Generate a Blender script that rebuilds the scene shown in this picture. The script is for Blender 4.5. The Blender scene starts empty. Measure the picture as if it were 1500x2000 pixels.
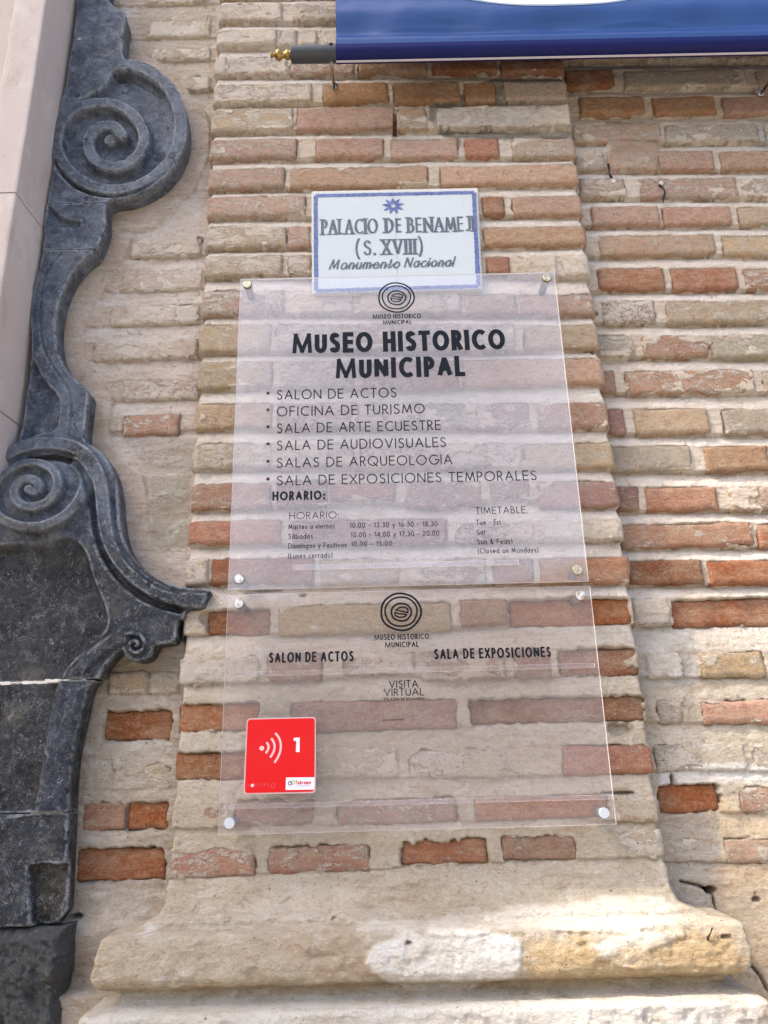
import bpy, math, random
import numpy as np
from mathutils import Matrix, Vector

# ------------------------------------------------------------------ camera
scene = bpy.context.scene
CAM = np.array([-0.05323, -1.48998, 1.6]); FPX = 1480.0
PITCH, YAW, ROLL = 0.315654, -0.006374, 0.026010


def rot_matrix(rx, ry, rz):
    cy, sy = math.cos(ry), math.sin(ry); cx, sx = math.cos(rx), math.sin(rx); cr, sr = math.cos(rz), math.sin(rz)
    return (np.array([[cy, -sy, 0], [sy, cy, 0], [0, 0, 1.]]) @ np.array([[1, 0, 0], [0, cx, -sx], [0, sx, cx]])
            @ np.array([[cr, 0, sr], [0, 1, 0], [-sr, 0, cr]]))


MC = rot_matrix(PITCH, YAW, ROLL)
cam_data = bpy.data.cameras.new("camera")
cam = bpy.data.objects.new("camera", cam_data); scene.collection.objects.link(cam)
m = Matrix.Identity(4)
for i in range(3):
    m[i][0] = MC[i, 0]; m[i][1] = MC[i, 2]; m[i][2] = -MC[i, 1]; m[i][3] = CAM[i]
cam.matrix_world = m
cam_data.sensor_fit = 'HORIZONTAL'; cam_data.sensor_width = 36.0; cam_data.lens = 36.0 * FPX / 1500.0
cam_data.clip_start = 0.02; cam_data.clip_end = 500.0
scene.camera = cam

# ------------------------------------------------------------------ light
SUN_AZ, SUN_EL = math.radians(66), math.radians(50)      # azimuth from the wall's normal towards the left
SDIR = Vector((-math.sin(SUN_AZ) * math.cos(SUN_EL), -math.cos(SUN_AZ) * math.cos(SUN_EL), math.sin(SUN_EL)))
world = bpy.data.worlds.new("World"); scene.world = world; world.use_nodes = True
wn = world.node_tree.nodes; wl = world.node_tree.links; wn.clear()
sky = wn.new('ShaderNodeTexSky'); sky.sky_type = 'NISHITA'; sky.sun_disc = False
sky.sun_elevation = SUN_EL; sky.sun_rotation = math.atan2(SDIR.x, SDIR.y)
sky.air_density = 1.0; sky.dust_density = 4.0; sky.ozone_density = 1.0
bg = wn.new('ShaderNodeBackground'); bg.inputs['Strength'].default_value = 0.15
wo = wn.new('ShaderNodeOutputWorld')
wl.new(sky.outputs[0], bg.inputs[0]); wl.new(bg.outputs[0], wo.inputs[0])
sun_d = bpy.data.lights.new("sun", 'SUN'); sun_d.energy = 2.0; sun_d.angle = math.radians(0.7); sun_d.color = (1.0, 0.93, 0.82)
sun = bpy.data.objects.new("sun", sun_d); scene.collection.objects.link(sun)
sun.rotation_euler = SDIR.to_track_quat('Z', 'Y').to_euler(); sun.location = SDIR * 20
vs = scene.view_settings
scene.display_settings.display_device = 'sRGB'
vs.view_transform = 'Standard'; vs.look = 'None'; vs.gamma = 1.0; vs.use_curve_mapping = False; vs.exposure = 1.68

# ------------------------------------------------------------------ helpers
rng = np.random.default_rng(11)
random.seed(11)
COL = scene.collection


def at(x, y, Y=0.0):
    """the place on the upright plane at depth Y that a reading off the photograph refers to"""
    d = MC @ np.array([(x - 750) / FPX, 1.0, -(y - 1000) / FPX])
    p = CAM + (Y - CAM[1]) / d[1] * d
    return p[0], p[2]


def vnoise(x, z, seed=0):
    x = np.asarray(x, float); z = np.asarray(z, float)
    r = np.random.default_rng(seed + 1000).random((256, 256))
    xi = np.floor(x).astype(int); zi = np.floor(z).astype(int)
    fx = x - xi; fz = z - zi
    fx = fx * fx * (3 - 2 * fx); fz = fz * fz * (3 - 2 * fz)
    a = r[xi & 255, zi & 255]; b = r[(xi + 1) & 255, zi & 255]; c = r[xi & 255, (zi + 1) & 255]; d = r[(xi + 1) & 255, (zi + 1) & 255]
    return (a + (b - a) * fx) * (1 - fz) + (c + (d - c) * fx) * fz


def fbm(x, z, f, seed=0, octs=4, stretch=1.0):
    s = 0; a = 0.5; t = 0
    for o in range(octs):
        s = s + a * (vnoise(x * f / stretch + 17.3 * o + 300, z * f + 9.1 * o + 300, seed + o) - 0.5); t += a
        a *= 0.55; f *= 2.03
    return s / t * 2          # about -1..1


def sstep(a, b, v):
    t = np.clip((v - a) / (b - a), 0, 1)
    return t * t * (3 - 2 * t)


def fast_mesh(name, V, quads, mats, tris=None, smooth=True, colors=None, mat_idx=None):
    V = np.asarray(V, np.float32); Q = np.asarray(quads, np.int32).reshape(-1, 4) if len(quads) else np.zeros((0, 4), np.int32)
    T = np.asarray(tris, np.int32).reshape(-1, 3) if tris is not None and len(tris) else np.zeros((0, 3), np.int32)
    me = bpy.data.meshes.new(name)
    me.vertices.add(len(V)); me.vertices.foreach_set('co', V.ravel())
    nl = Q.size + T.size
    me.loops.add(nl); me.loops.foreach_set('vertex_index', np.concatenate([Q.ravel(), T.ravel()]))
    nf = len(Q) + len(T); me.polygons.add(nf)
    tot = np.concatenate([np.full(len(Q), 4), np.full(len(T), 3)]).astype(np.int32)
    st = np.concatenate([[0], np.cumsum(tot)[:-1]]).astype(np.int32)
    me.polygons.foreach_set('loop_start', st); me.polygons.foreach_set('loop_total', tot)
    me.polygons.foreach_set('use_smooth', np.full(nf, bool(smooth)))
    if not isinstance(mats, (list, tuple)): mats = [mats]
    for mt in mats: me.materials.append(mt)
    if mat_idx is not None: me.polygons.foreach_set('material_index', np.asarray(mat_idx, np.int32))
    me.update(calc_edges=True)
    if colors is not None:
        ca = me.color_attributes.new('tint', 'FLOAT_COLOR', 'POINT')
        c4 = np.ones((len(V), 4), np.float32); c4[:, :colors.shape[1]] = colors
        ca.data.foreach_set('color', c4.ravel())
    return me


def link(name, me, parent=None, loc=None):
    o = bpy.data.objects.new(name, me); COL.objects.link(o)
    if loc is not None: o.location = loc
    if parent is not None:
        o.parent = parent
        o.matrix_parent_inverse = Matrix.Translation(-Vector(parent.location))
    return o


def tag(o, label=None, cat=None, group=None, kind=None):
    if label: o['label'] = label
    if cat: o['category'] = cat
    if group: o['group'] = group
    if kind: o['kind'] = kind
    return o


def empty(name, loc, label, cat, group=None):
    o = bpy.data.objects.new(name, None); COL.objects.link(o); o.location = loc; o.empty_display_size = 0.1
    return tag(o, label, cat, group)


class MB:
    """collects simple shapes into one mesh"""
    def __init__(s): s.V = []; s.Q = []; s.T = []
    def add(s, V, Q, T=()):
        n = len(s.V); s.V += [tuple(v) for v in V]; s.Q += [tuple(i + n for i in q) for q in Q]; s.T += [tuple(i + n for i in q) for q in T]
    def box(s, x0, x1, y0, y1, z0, z1):
        s.add([(x0, y0, z0), (x1, y0, z0), (x1, y1, z0), (x0, y1, z0), (x0, y0, z1), (x1, y0, z1), (x1, y1, z1), (x0, y1, z1)],
              [(0, 1, 5, 4), (1, 2, 6, 5), (2, 3, 7, 6), (3, 0, 4, 7), (4, 5, 6, 7), (3, 2, 1, 0)])
    def lathe(s, origin, axis, prof, n=20, cap=True):
        ax = Vector(axis).normalized(); u = ax.orthogonal().normalized(); w = ax.cross(u); o = Vector(origin); V = []
        for (r, t) in prof:
            for k in range(n):
                a = 2 * math.pi * k / n; V.append(o + ax * t + (u * math.cos(a) + w * math.sin(a)) * r)
        Q = [(i * n + k, i * n + (k + 1) % n, (i + 1) * n + (k + 1) % n, (i + 1) * n + k) for i in range(len(prof) - 1) for k in range(n)]
        T = []
        if cap:
            for (i, flip) in ((0, 1), (len(prof) - 1, 0)):
                V.append(o + ax * prof[i][1]); c = len(V) - 1
                for k in range(n):
                    a, b = i * n + k, i * n + (k + 1) % n
                    T.append((c, b, a) if flip else (c, a, b))
        s.add(V, Q, T)
    def tube(s, pts, r, n=8):
        P = [Vector(p) for p in pts]; rs = r if isinstance(r, (list, tuple)) else [r] * len(P); V = []
        u = None
        for i, p in enumerate(P):
            t = (P[min(i + 1, len(P) - 1)] - P[max(i - 1, 0)]).normalized()
            u = t.orthogonal().normalized() if u is None else (u - t * u.dot(t)).normalized()
            w = t.cross(u)
            for k in range(n):
                a = 2 * math.pi * k / n; V.append(p + (u * math.cos(a) + w * math.sin(a)) * rs[i])
        Q = [(i * n + k, i * n + (k + 1) % n, (i + 1) * n + (k + 1) % n, (i + 1) * n + k) for i in range(len(P) - 1) for k in range(n)]
        V.append(P[0]); V.append(P[-1]); T = []
        for k in range(n):
            T.append((len(V) - 2, (k + 1) % n, k)); T.append((len(V) - 1, (len(P) - 1) * n + k, (len(P) - 1) * n + (k + 1) % n))
        s.add(V, Q, T)
    def build(s, name, mat, parent=None, smooth=False, loc=None):
        V = np.array(s.V, float)
        if loc is not None: V = V - np.array(loc)
        me = fast_mesh(name, V, s.Q, mat, s.T, smooth)
        return link(name, me, parent, loc)


# ------------------------------------------------------------------ materials
class NT:
    def __init__(s, name):
        s.m = bpy.data.materials.new(name); s.m.use_nodes = True; s.t = s.m.node_tree; s.t.nodes.clear()
        s.out = s.t.nodes.new('ShaderNodeOutputMaterial')
        s.pos = s.t.nodes.new('ShaderNodeNewGeometry').outputs['Position']
    def n(s, typ, ins=None, **kw):
        nd = s.t.nodes.new(typ)
        for k, v in kw.items(): setattr(nd, k, v)
        for k, v in (ins or {}).items():
            if isinstance(v, bpy.types.NodeSocket): s.t.links.new(v, nd.inputs[k])
            else: nd.inputs[k].default_value = v
        return nd
    def scaled(s, sx, sy, sz):
        return s.n('ShaderNodeVectorMath', {0: s.pos, 1: (sx, sy, sz)}, operation='MULTIPLY').outputs[0]
    def noise(s, scale, detail=4, rough=0.6, vec=None, dist=0.0):
        return s.n('ShaderNodeTexNoise', {'Vector': vec or s.pos, 'Scale': scale, 'Detail': detail, 'Roughness': rough, 'Distortion': dist}).outputs['Fac']
    def ramp(s, v, a, b, lo=0.0, hi=1.0):
        return s.n('ShaderNodeMapRange', {'Value': v, 'From Min': a, 'From Max': b, 'To Min': lo, 'To Max': hi}, interpolation_type='SMOOTHSTEP').outputs[0]
    def math(s, op, a, b=0.0, clamp=False):
        return s.n('ShaderNodeMath', {0: a, 1: b}, operation=op, use_clamp=clamp).outputs[0]
    def mix(s, f, a, b, mode='MIX'):
        nd = s.n('ShaderNodeMix', data_type='RGBA', blend_type=mode)
        for i, v in ((0, f), (6, a), (7, b)):
            if isinstance(v, bpy.types.NodeSocket): s.t.links.new(v, nd.inputs[i])
            else: nd.inputs[i].default_value = v if i == 0 or len(v) == 4 else (*v, 1)
        return nd.outputs[2]
    def bump(s, h, dist, strength=1.0, nrm=None):
        ins = {'Height': h, 'Distance': dist, 'Strength': strength}
        if nrm is not None: ins['Normal'] = nrm
        return s.n('ShaderNodeBump', ins).outputs[0]
    def bsdf(s, color, rough=0.9, normal=None, metal=0.0, spec=0.3, **kw):
        ins = {'Base Color': color if isinstance(color, bpy.types.NodeSocket) or len(color) == 4 else (*color, 1), 'Roughness': rough, 'Metallic': metal, 'Specular IOR Level': spec}
        ins.update(kw)
        if normal is not None: ins['Normal'] = normal
        b = s.n('ShaderNodeBsdfPrincipled', ins)
        return b.outputs[0]
    def done(s, sh):
        s.t.links.new(sh, s.out.inputs[0]); return s.m


def mat_brick():
    t = NT('fired_brick')
    oi = t.n('ShaderNodeObjectInfo')
    base = oi.outputs['Color']; cov = oi.outputs['Alpha']
    rnd = t.math('MULTIPLY', oi.outputs['Random'], 40.0)
    cmb = t.n('ShaderNodeCombineXYZ', {0: rnd, 1: rnd, 2: rnd}).outputs[0]
    p = t.n('ShaderNodeVectorMath', {0: t.pos, 1: cmb}, operation='ADD').outputs[0]
    ps = t.n('ShaderNodeVectorMath', {0: p, 1: (1, 1, 1.9)}, operation='MULTIPLY').outputs[0]
    big = t.noise(14, 3, 0.55, ps); mid = t.noise(60, 7, 0.78, ps, 0.6); fine = t.noise(330, 4, 0.8, p)
    c = t.mix(t.ramp(big, 0.3, 0.7), t.mix(0.55, base, (0.27, 0.16, 0.11), 'MULTIPLY'), base)
    c = t.mix(t.ramp(big, 0.35, 0.7, 0.0, 0.38), base, (0.52, 0.40, 0.27))
    c = t.mix(t.ramp(mid, 0.36, 0.56, 0.75, 0.0), c, t.mix(1.0, c, (0.60, 0.48, 0.42), 'MULTIPLY'))
    c = t.mix(t.ramp(mid, 0.52, 0.70, 0.0, 0.45), c, (0.60, 0.46, 0.34))
    c = t.mix(t.ramp(fine, 0.53, 0.68, 0, 0.45), c, (0.66, 0.54, 0.42))
    c = t.mix(t.ramp(fine, 0.44, 0.32, 0, 0.60), c, (0.15, 0.08, 0.05))
    # limewash and mortar film left on the face
    wn_ = t.math('ADD', t.math('MULTIPLY', t.noise(26, 9, 0.80, ps, 0.8), 0.62), t.math('MULTIPLY', t.noise(75, 7, 0.8, t.n('ShaderNodeVectorMath', {0: p, 1: (0.6, 1, 2.2)}, operation='MULTIPLY').outputs[0], 1.2), 0.38))
    thr = t.math('SUBTRACT', 0.66, t.math('MULTIPLY', cov, 0.27))
    d = t.math('SUBTRACT', wn_, thr)
    spl = t.math('MULTIPLY', t.math('SUBTRACT', t.noise(210, 4, 0.7, p), 0.5), 0.30)
    film = t.ramp(t.math('ADD', d, spl), -0.022, 0.030)
    veil = t.math('MULTIPLY', t.ramp(d, -0.26, 0.06), t.math('MULTIPLY', cov, 0.42))
    filmc = t.mix(t.noise(60, 4, 0.6), (0.58, 0.49, 0.38), (0.76, 0.69, 0.60))
    c = t.mix(veil, c, filmc); c = t.mix(t.math('MULTIPLY', film, 0.86), c, filmc)
    spk = t.noise(230, 2, 0.5, p)
    c = t.mix(t.ramp(spk, 0.67, 0.72, 0, 0.8), c, (0.06, 0.04, 0.03))
    h = t.math('ADD', t.math('MULTIPLY', t.noise(95, 9, 0.80, ps), 1.0), t.math('MULTIPLY', film, 0.16))
    nr = t.bump(h, 0.0075, 1.0)
    return t.done(t.bsdf(c, 0.93, nr, spec=0.15))


def mat_mortar():
    t = NT('lime_mortar')
    base = t.n('ShaderNodeAttribute', attribute_name='tint').outputs['Color']
    big = t.noise(7, 4, 0.6); mid = t.noise(36, 6, 0.68, t.scaled(0.7, 1, 1.4), 0.4); fine = t.noise(300, 5, 0.82); streak = t.noise(26, 5, 0.6, t.scaled(0.25, 1, 2.2), 0.6)
    c = t.mix(t.ramp(big, 0.3, 0.72, 0, 0.42), base, t.mix(1.0, base, (0.80, 0.70, 0.60), 'MULTIPLY'))
    c = t.mix(t.ramp(mid, 0.50, 0.70, 0, 0.5), c, t.mix(0.6, c, (0.82, 0.78, 0.70)))
    c = t.mix(t.ramp(streak, 0.52, 0.68, 0, 0.42), c, t.mix(1.0, c, (0.74, 0.62, 0.50), 'MULTIPLY'))
    c = t.mix(t.ramp(fine, 0.45, 0.32, 0, 0.50), c, t.mix(1.0, c, (0.42, 0.34, 0.26), 'MULTIPLY'))
    c = t.mix(t.ramp(fine, 0.55, 0.70, 0, 0.40), c, (0.80, 0.76, 0.68))
    stn = t.noise(16, 7, 0.72, t.scaled(0.55, 1, 1.2), 0.6)
    c = t.mix(t.ramp(stn, 0.54, 0.70, 0, 0.50), c, t.mix(1.0, c, (0.72, 0.60, 0.46), 'MULTIPLY'))
    c = t.mix(t.ramp(stn, 0.44, 0.32, 0, 0.45), c, t.mix(0.55, c, (0.78, 0.74, 0.67)))
    mot = t.noise(75, 8, 0.8, t.scaled(0.6, 1, 1.3), 1.0)
    c = t.mix(t.ramp(mot, 0.50, 0.38, 0, 0.55), c, t.mix(1.0, c, (0.66, 0.56, 0.46), 'MULTIPLY'))
    # hairline cracks
    wv = t.n('ShaderNodeVectorMath', {0: t.pos, 1: t.n('ShaderNodeVectorMath', {0: t.n('ShaderNodeTexNoise', {'Vector': t.pos, 'Scale': 26.0, 'Detail': 8.0, 'Roughness': 0.7}).outputs['Color'], 1: (0.09, 0.09, 0.09)}, operation='MULTIPLY').outputs[0]}, operation='ADD').outputs[0]
    vo = t.n('ShaderNodeTexVoronoi', {'Vector': wv, 'Scale': 9.0}, feature='DISTANCE_TO_EDGE').outputs['Distance']
    crack = t.math('MULTIPLY', t.ramp(vo, 0.008, 0.001), t.ramp(t.noise(8, 5, 0.6), 0.60, 0.70))
    c = t.mix(t.math('MULTIPLY', crack, 0.55), c, (0.16, 0.12, 0.09))
    pit = t.ramp(t.noise(150, 2, 0.6), 0.70, 0.75)
    c = t.mix(t.math('MULTIPLY', pit, 0.7), c, (0.10, 0.075, 0.06))
    h = t.math('ADD', t.noise(120, 8, 0.75), t.math('MULTIPLY', t.noise(30, 4, 0.6, t.scaled(0.5, 1, 1.6)), 1.2))
    h = t.math('SUBTRACT', h, t.math('MULTIPLY', crack, 0.5)); h = t.math('SUBTRACT', h, t.math('MULTIPLY', pit, 0.5))
    return t.done(t.bsdf(c, 0.95, t.bump(h, 0.0070, 1.0), spec=0.12))


def mat_marble():
    t = NT('grey_marble')
    base = t.n('ShaderNodeAttribute', attribute_name='tint').outputs['Color']
    c = t.mix(t.ramp(t.noise(16, 8, 0.75), 0.40, 0.60), t.mix(1.0, base, (0.36, 0.38, 0.44), 'MULTIPLY'), base)
    w = t.noise(95, 8, 0.78, dist=2.0); sc = t.noise(170, 6, 0.85, dist=1.5)
    line = t.math('MULTIPLY', t.ramp(t.math('ABSOLUTE', t.math('SUBTRACT', w, 0.5)), 0.020, 0.002), t.ramp(t.noise(60, 7, 0.75), 0.48, 0.58))
    sq = t.math('MULTIPLY', t.ramp(t.math('ABSOLUTE', t.math('SUBTRACT', t.noise(75, 3, 0.55, dist=3.5), 0.5)), 0.022, 0.004), t.ramp(t.noise(38, 6, 0.75), 0.49, 0.60))
    c = t.mix(t.math('MULTIPLY', sq, 0.85), c, (0.44, 0.44, 0.43))
    pt = t.n('ShaderNodeNewGeometry').outputs['Pointiness']
    wear = t.math('MULTIPLY', t.ramp(pt, 0.508, 0.545), t.ramp(t.noise(60, 6, 0.75), 0.40, 0.60))
    c = t.mix(t.math('MULTIPLY', wear, 0.8), c, (0.36, 0.38, 0.40))
    c = t.mix(t.ramp(t.noise(34, 7, 0.75, t.scaled(1.6, 1, 0.35), 0.5), 0.58, 0.70, 0, 0.25), c, (0.30, 0.30, 0.29))
    c = t.mix(t.math('MULTIPLY', line, 0.75), c, (0.34, 0.35, 0.36))
    c = t.mix(t.ramp(t.noise(110, 7, 0.8, t.scaled(1.0, 1, 0.7), 1.5), 0.58, 0.65, 0, 0.75), c, (0.36, 0.36, 0.35))
    c = t.mix(t.ramp(sc, 0.60, 0.70, 0, 0.32), c, (0.36, 0.36, 0.37))
    c = t.mix(t.ramp(t.noise(45, 8, 0.8), 0.50, 0.66, 0, 0.55), c, t.n('ShaderNodeVectorMath', {0: base, 1: (2.2, 2.2, 2.1)}, operation='MULTIPLY').outputs[0])
    c = t.mix(t.ramp(t.noise(260, 3, 0.7), 0.70, 0.76, 0, 0.35), c, (0.46, 0.46, 0.44))
    vein = t.math('MULTIPLY', t.ramp(t.math('ABSOLUTE', t.math('SUBTRACT', t.noise(5, 4, 0.5, dist=1.5), 0.5)), 0.004, 0.0005), t.ramp(t.noise(30, 6, 0.7), 0.45, 0.65, 0, 0.35))
    c = t.mix(vein, c, (0.42, 0.40, 0.36))
    dust = t.math('MULTIPLY', t.ramp(t.noise(10, 7, 0.75), 0.54, 0.68), 0.28)
    c = t.mix(dust, c, (0.27, 0.235, 0.18))
    h = t.math('ADD', t.noise(160, 6, 0.75), t.math('MULTIPLY', line, -0.4))
    return t.done(t.bsdf(c, t.ramp(t.noise(40, 4, 0.6), 0.3, 0.7, 0.34, 0.58), t.bump(h, 0.0035, 0.9), spec=0.22))


def mat_rough_rock():
    t = NT('rough_black_stone')
    c = t.mix(t.noise(60, 8, 0.8, dist=1.5), (0.030, 0.030, 0.031), (0.26, 0.26, 0.255))
    c = t.mix(t.ramp(t.noise(150, 6, 0.8, t.scaled(1, 1, 0.5), 1), 0.54, 0.66), c, (0.30, 0.30, 0.29))
    return t.done(t.bsdf(c, 0.75, t.bump(t.noise(60, 9, 0.85, t.scaled(1, 1, 0.7), dist=1.2), 0.022, 1.0), spec=0.25))


def mat_pale_stone():
    t = NT('pale_portal_stone')
    c = t.mix(t.noise(4, 5, 0.6), (0.49, 0.40, 0.36), (0.58, 0.49, 0.445))
    c = t.mix(t.ramp(t.noise(30, 6, 0.7, t.scaled(1, 1, 0.25)), 0.5, 0.72, 0, 0.35), c, (0.42, 0.34, 0.28))
    c = t.mix(t.ramp(t.noise(7, 6, 0.7), 0.54, 0.68, 0, 0.5), c, (0.66, 0.60, 0.52))
    c = t.mix(t.ramp(t.noise(11, 7, 0.75, t.scaled(1, 1, 0.5), 1.0), 0.56, 0.68, 0, 0.45), c, (0.38, 0.29, 0.23))
    c = t.mix(t.ramp(t.noise(160, 2, 0.5), 0.73, 0.78, 0, 0.8), c, (0.2, 0.12, 0.08))
    h = t.math('ADD', t.noise(25, 6, 0.6), t.math('MULTIPLY', t.noise(300, 3, 0.6), 0.25))
    return t.done(t.bsdf(c, 0.78, t.bump(h, 0.0025, 0.7), spec=0.3))


def mat_simple(name, color, rough=0.5, metal=0.0, var=0.0, scale=60, var_col=(0.05, 0.03, 0.02), bump=0.0, spec=0.4, **kw):
    t = NT(name); c = (*color, 1)
    if var: c = t.mix(t.ramp(t.noise(scale, 5, 0.65), 0.42, 0.66, 0, var), color, var_col)
    nr = t.bump(t.noise(scale * 3, 5, 0.7), bump, 0.8) if bump else None
    return t.done(t.bsdf(c, rough, nr, metal, spec, **kw))


def mat_acrylic(name, haze, hazecol, gloss_rough=0.06):
    t = NT(name)
    tr = t.n('ShaderNodeBsdfTransparent', {'Color': (0.99, 0.985, 0.995, 1)}).outputs[0]
    smear = t.ramp(t.noise(5, 5, 0.6, t.scaled(1, 1, 0.5), 0.5), 0.3, 0.75, haze * 0.8, haze * 1.25)
    scr = t.math('MULTIPLY', t.ramp(t.noise(90, 3, 0.6, t.scaled(1, 1, 0.03)), 0.62, 0.76), 0.10)
    df = t.n('ShaderNodeBsdfDiffuse', {'Color': (*hazecol, 1)}).outputs[0]  # dust film plus sky reflection, both put in as diffuse haze
    tl = t.n('ShaderNodeBsdfTranslucent', {'Color': (0.95, 0.95, 0.95, 1)}).outputs[0]
    dt = t.n('ShaderNodeMixShader', {0: 0.45, 1: df, 2: tl}).outputs[0]
    a = t.n('ShaderNodeMixShader', {0: t.math('ADD', smear, scr), 1: tr, 2: dt}).outputs[0]
    gl = t.n('ShaderNodeBsdfGlossy', {'Color': (1, 1, 1, 1), 'Roughness': gloss_rough, 'Normal': t.bump(t.noise(2.5, 3, 0.5), 0.02, 0.35)}).outputs[0]
    geo = t.n('ShaderNodeNewGeometry')           # the reflection of both faces is taken on the way in
    fr = t.math('MULTIPLY', t.math('MULTIPLY', t.n('ShaderNodeFresnel', {'IOR': 1.49}).outputs[0], 1.8, True), t.math('SUBTRACT', 1.0, geo.outputs['Backfacing']))
    return t.done(t.n('ShaderNodeMixShader', {0: fr, 1: a, 2: gl}).outputs[0])


def mat_glazed_tile():
    t = NT('glazed_tile')
    c = t.mix(t.noise(18, 4, 0.6), (0.50, 0.535, 0.54), (0.58, 0.60, 0.585))
    c = t.mix(t.ramp(t.noise(70, 5, 0.7), 0.60, 0.72, 0, 0.35), c, (0.42, 0.42, 0.38))
    return t.done(t.bsdf(c, 0.22, t.bump(t.noise(30, 3, 0.5), 0.0006, 0.5), spec=0.5))


def mat_glaze_paint(name, dark, light):
    t = NT(name)
    c = t.mix(t.ramp(t.noise(260, 4, 0.8), 0.40, 0.62), dark, light)
    c = t.mix(t.ramp(t.noise(60, 4, 0.7), 0.35, 0.7, 0, 0.5), c, light)
    return t.done(t.bsdf(c, 0.3, spec=0.5))


def mat_banner():
    t = NT('blue_banner_vinyl')
    c = t.mix(t.noise(3, 3, 0.5), (0.009, 0.040, 0.165), (0.013, 0.052, 0.19))
    h = t.noise(6, 3, 0.5, t.scaled(0.6, 1, 1.6), 0.3)
    return t.done(t.bsdf(c, 0.30, t.bump(h, 0.012, 0.5), spec=0.45))


M = {
    'brick': mat_brick(), 'mortar': mat_mortar(), 'marble': mat_marble(), 'rock': mat_rough_rock(), 'stone': mat_pale_stone(),
    'ink': mat_simple('black_ink', (0.008, 0.010, 0.016), 0.6, spec=0.15), 'inkthin': mat_simple('faded_ink', (0.018, 0.014, 0.020), 0.6, spec=0.15),
    'acrylic': mat_acrylic('dusty_sky_haze', 0.135, (0.92, 0.90, 0.92)), 'acrylic2': mat_acrylic('dusty_sky_haze_lower', 0.085, (0.90, 0.86, 0.86)),
    'acredge': None, 'tile': mat_glazed_tile(), 'tblue': mat_glaze_paint('cobalt_glaze', (0.045, 0.06, 0.19), (0.16, 0.20, 0.38)),
    'tgrey': mat_glaze_paint('grey_glaze', (0.045, 0.05, 0.062), (0.15, 0.16, 0.175)),
    'red': mat_simple('red_vinyl', (0.68, 0.004, 0.006), 0.35, var=0.25, scale=20, var_col=(0.62, 0.02, 0.02)),
    'pink': mat_simple('sticker_edge', (0.62, 0.42, 0.42), 0.5), 'white': mat_simple('white_print', (0.80, 0.76, 0.80), 0.45),
    'pinkprint': mat_simple('pink_print', (0.80, 0.50, 0.52), 0.45), 'fadedred': mat_simple('faded_red_print', (0.66, 0.10, 0.12), 0.45),
    'green': mat_simple('green_print', (0.35, 0.60, 0.22), 0.5), 'purple': mat_simple('purple_print', (0.30, 0.15, 0.35), 0.5),
    'banner': mat_banner(), 'bannerwhite': mat_simple('white_vinyl', (0.78, 0.80, 0.82), 0.35), 'hem': mat_simple('banner_hem', (0.62, 0.58, 0.62), 0.5),
    'tube': mat_simple('dark_painted_tube', (0.045, 0.052, 0.055), 0.42, var=0.3, scale=60, var_col=(0.02, 0.02, 0.02)),
    'brass': mat_simple('aged_brass', (0.40, 0.27, 0.09), 0.30, 1.0, var=0.6, scale=90, var_col=(0.10, 0.06, 0.025)),
    'steel': mat_simple('dull_steel', (0.42, 0.42, 0.41), 0.35, 1.0, var=0.6, scale=90, var_col=(0.20, 0.14, 0.09), bump=0.0006),
    'cap': mat_simple('satin_cap', (0.66, 0.70, 0.75), 0.38, 0.5), 'capgold': mat_simple('tarnished_cap', (0.66, 0.60, 0.42), 0.35, 0.6, var=0.75, scale=160, var_col=(0.22, 0.10, 0.03)),
    'caprust': mat_simple('rusting_cap', (0.76, 0.77, 0.76), 0.35, 0.5, var=0.9, scale=110, var_col=(0.34, 0.15, 0.04)), 'capring': mat_simple('cap_rim', (0.20, 0.15, 0.08), 0.4, 0.9),
    'spacer': mat_simple('spacer_metal', (0.34, 0.34, 0.36), 0.4, 0.8), 'rust': mat_simple('rusty_iron', (0.055, 0.018, 0.012), 0.8, 0.2, var=0.8, scale=140, var_col=(0.17, 0.05, 0.03), bump=0.002),
    'black': mat_simple('black_iron', (0.015, 0.014, 0.014), 0.7, 0.2, var=0.4, scale=200, var_col=(0.12, 0.04, 0.02)), 'lime': mat_simple('lime_lump', (0.68, 0.63, 0.55), 0.95, bump=0.002),
    'ground': mat_simple('street_paving', (0.30, 0.27, 0.23), 0.9, var=0.5, scale=4, var_col=(0.2, 0.18, 0.15), bump=0.004),
}
t = NT('acrylic_cut_edge')
M['acredge'] = t.done(t.n('ShaderNodeMixShader', {0: 0.8, 1: t.n('ShaderNodeBsdfTransparent').outputs[0], 2: t.n('ShaderNodeBsdfDiffuse', {'Color': (0.93, 0.91, 0.90, 1)}).outputs[0]}).outputs[0])

# ------------------------------------------------------------------ brickwork data
YW = 0.045                 # the recessed wall lies this far behind the pilaster's face
TONE = {'o': (0.37, 0.115, 0.034), 'k': (0.29, 0.105, 0.042), 'r': (0.45, 0.185, 0.100), 't': (0.56, 0.355, 0.205), 'p': (0.54, 0.300, 0.195),
        'c': (0.64, 0.54, 0.41), 'g': (0.46, 0.39, 0.29), 'm': (0.37, 0.195, 0.145), 'y': (0.54, 0.375, 0.18), 'b': (0.42, 0.225, 0.115)}
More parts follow.
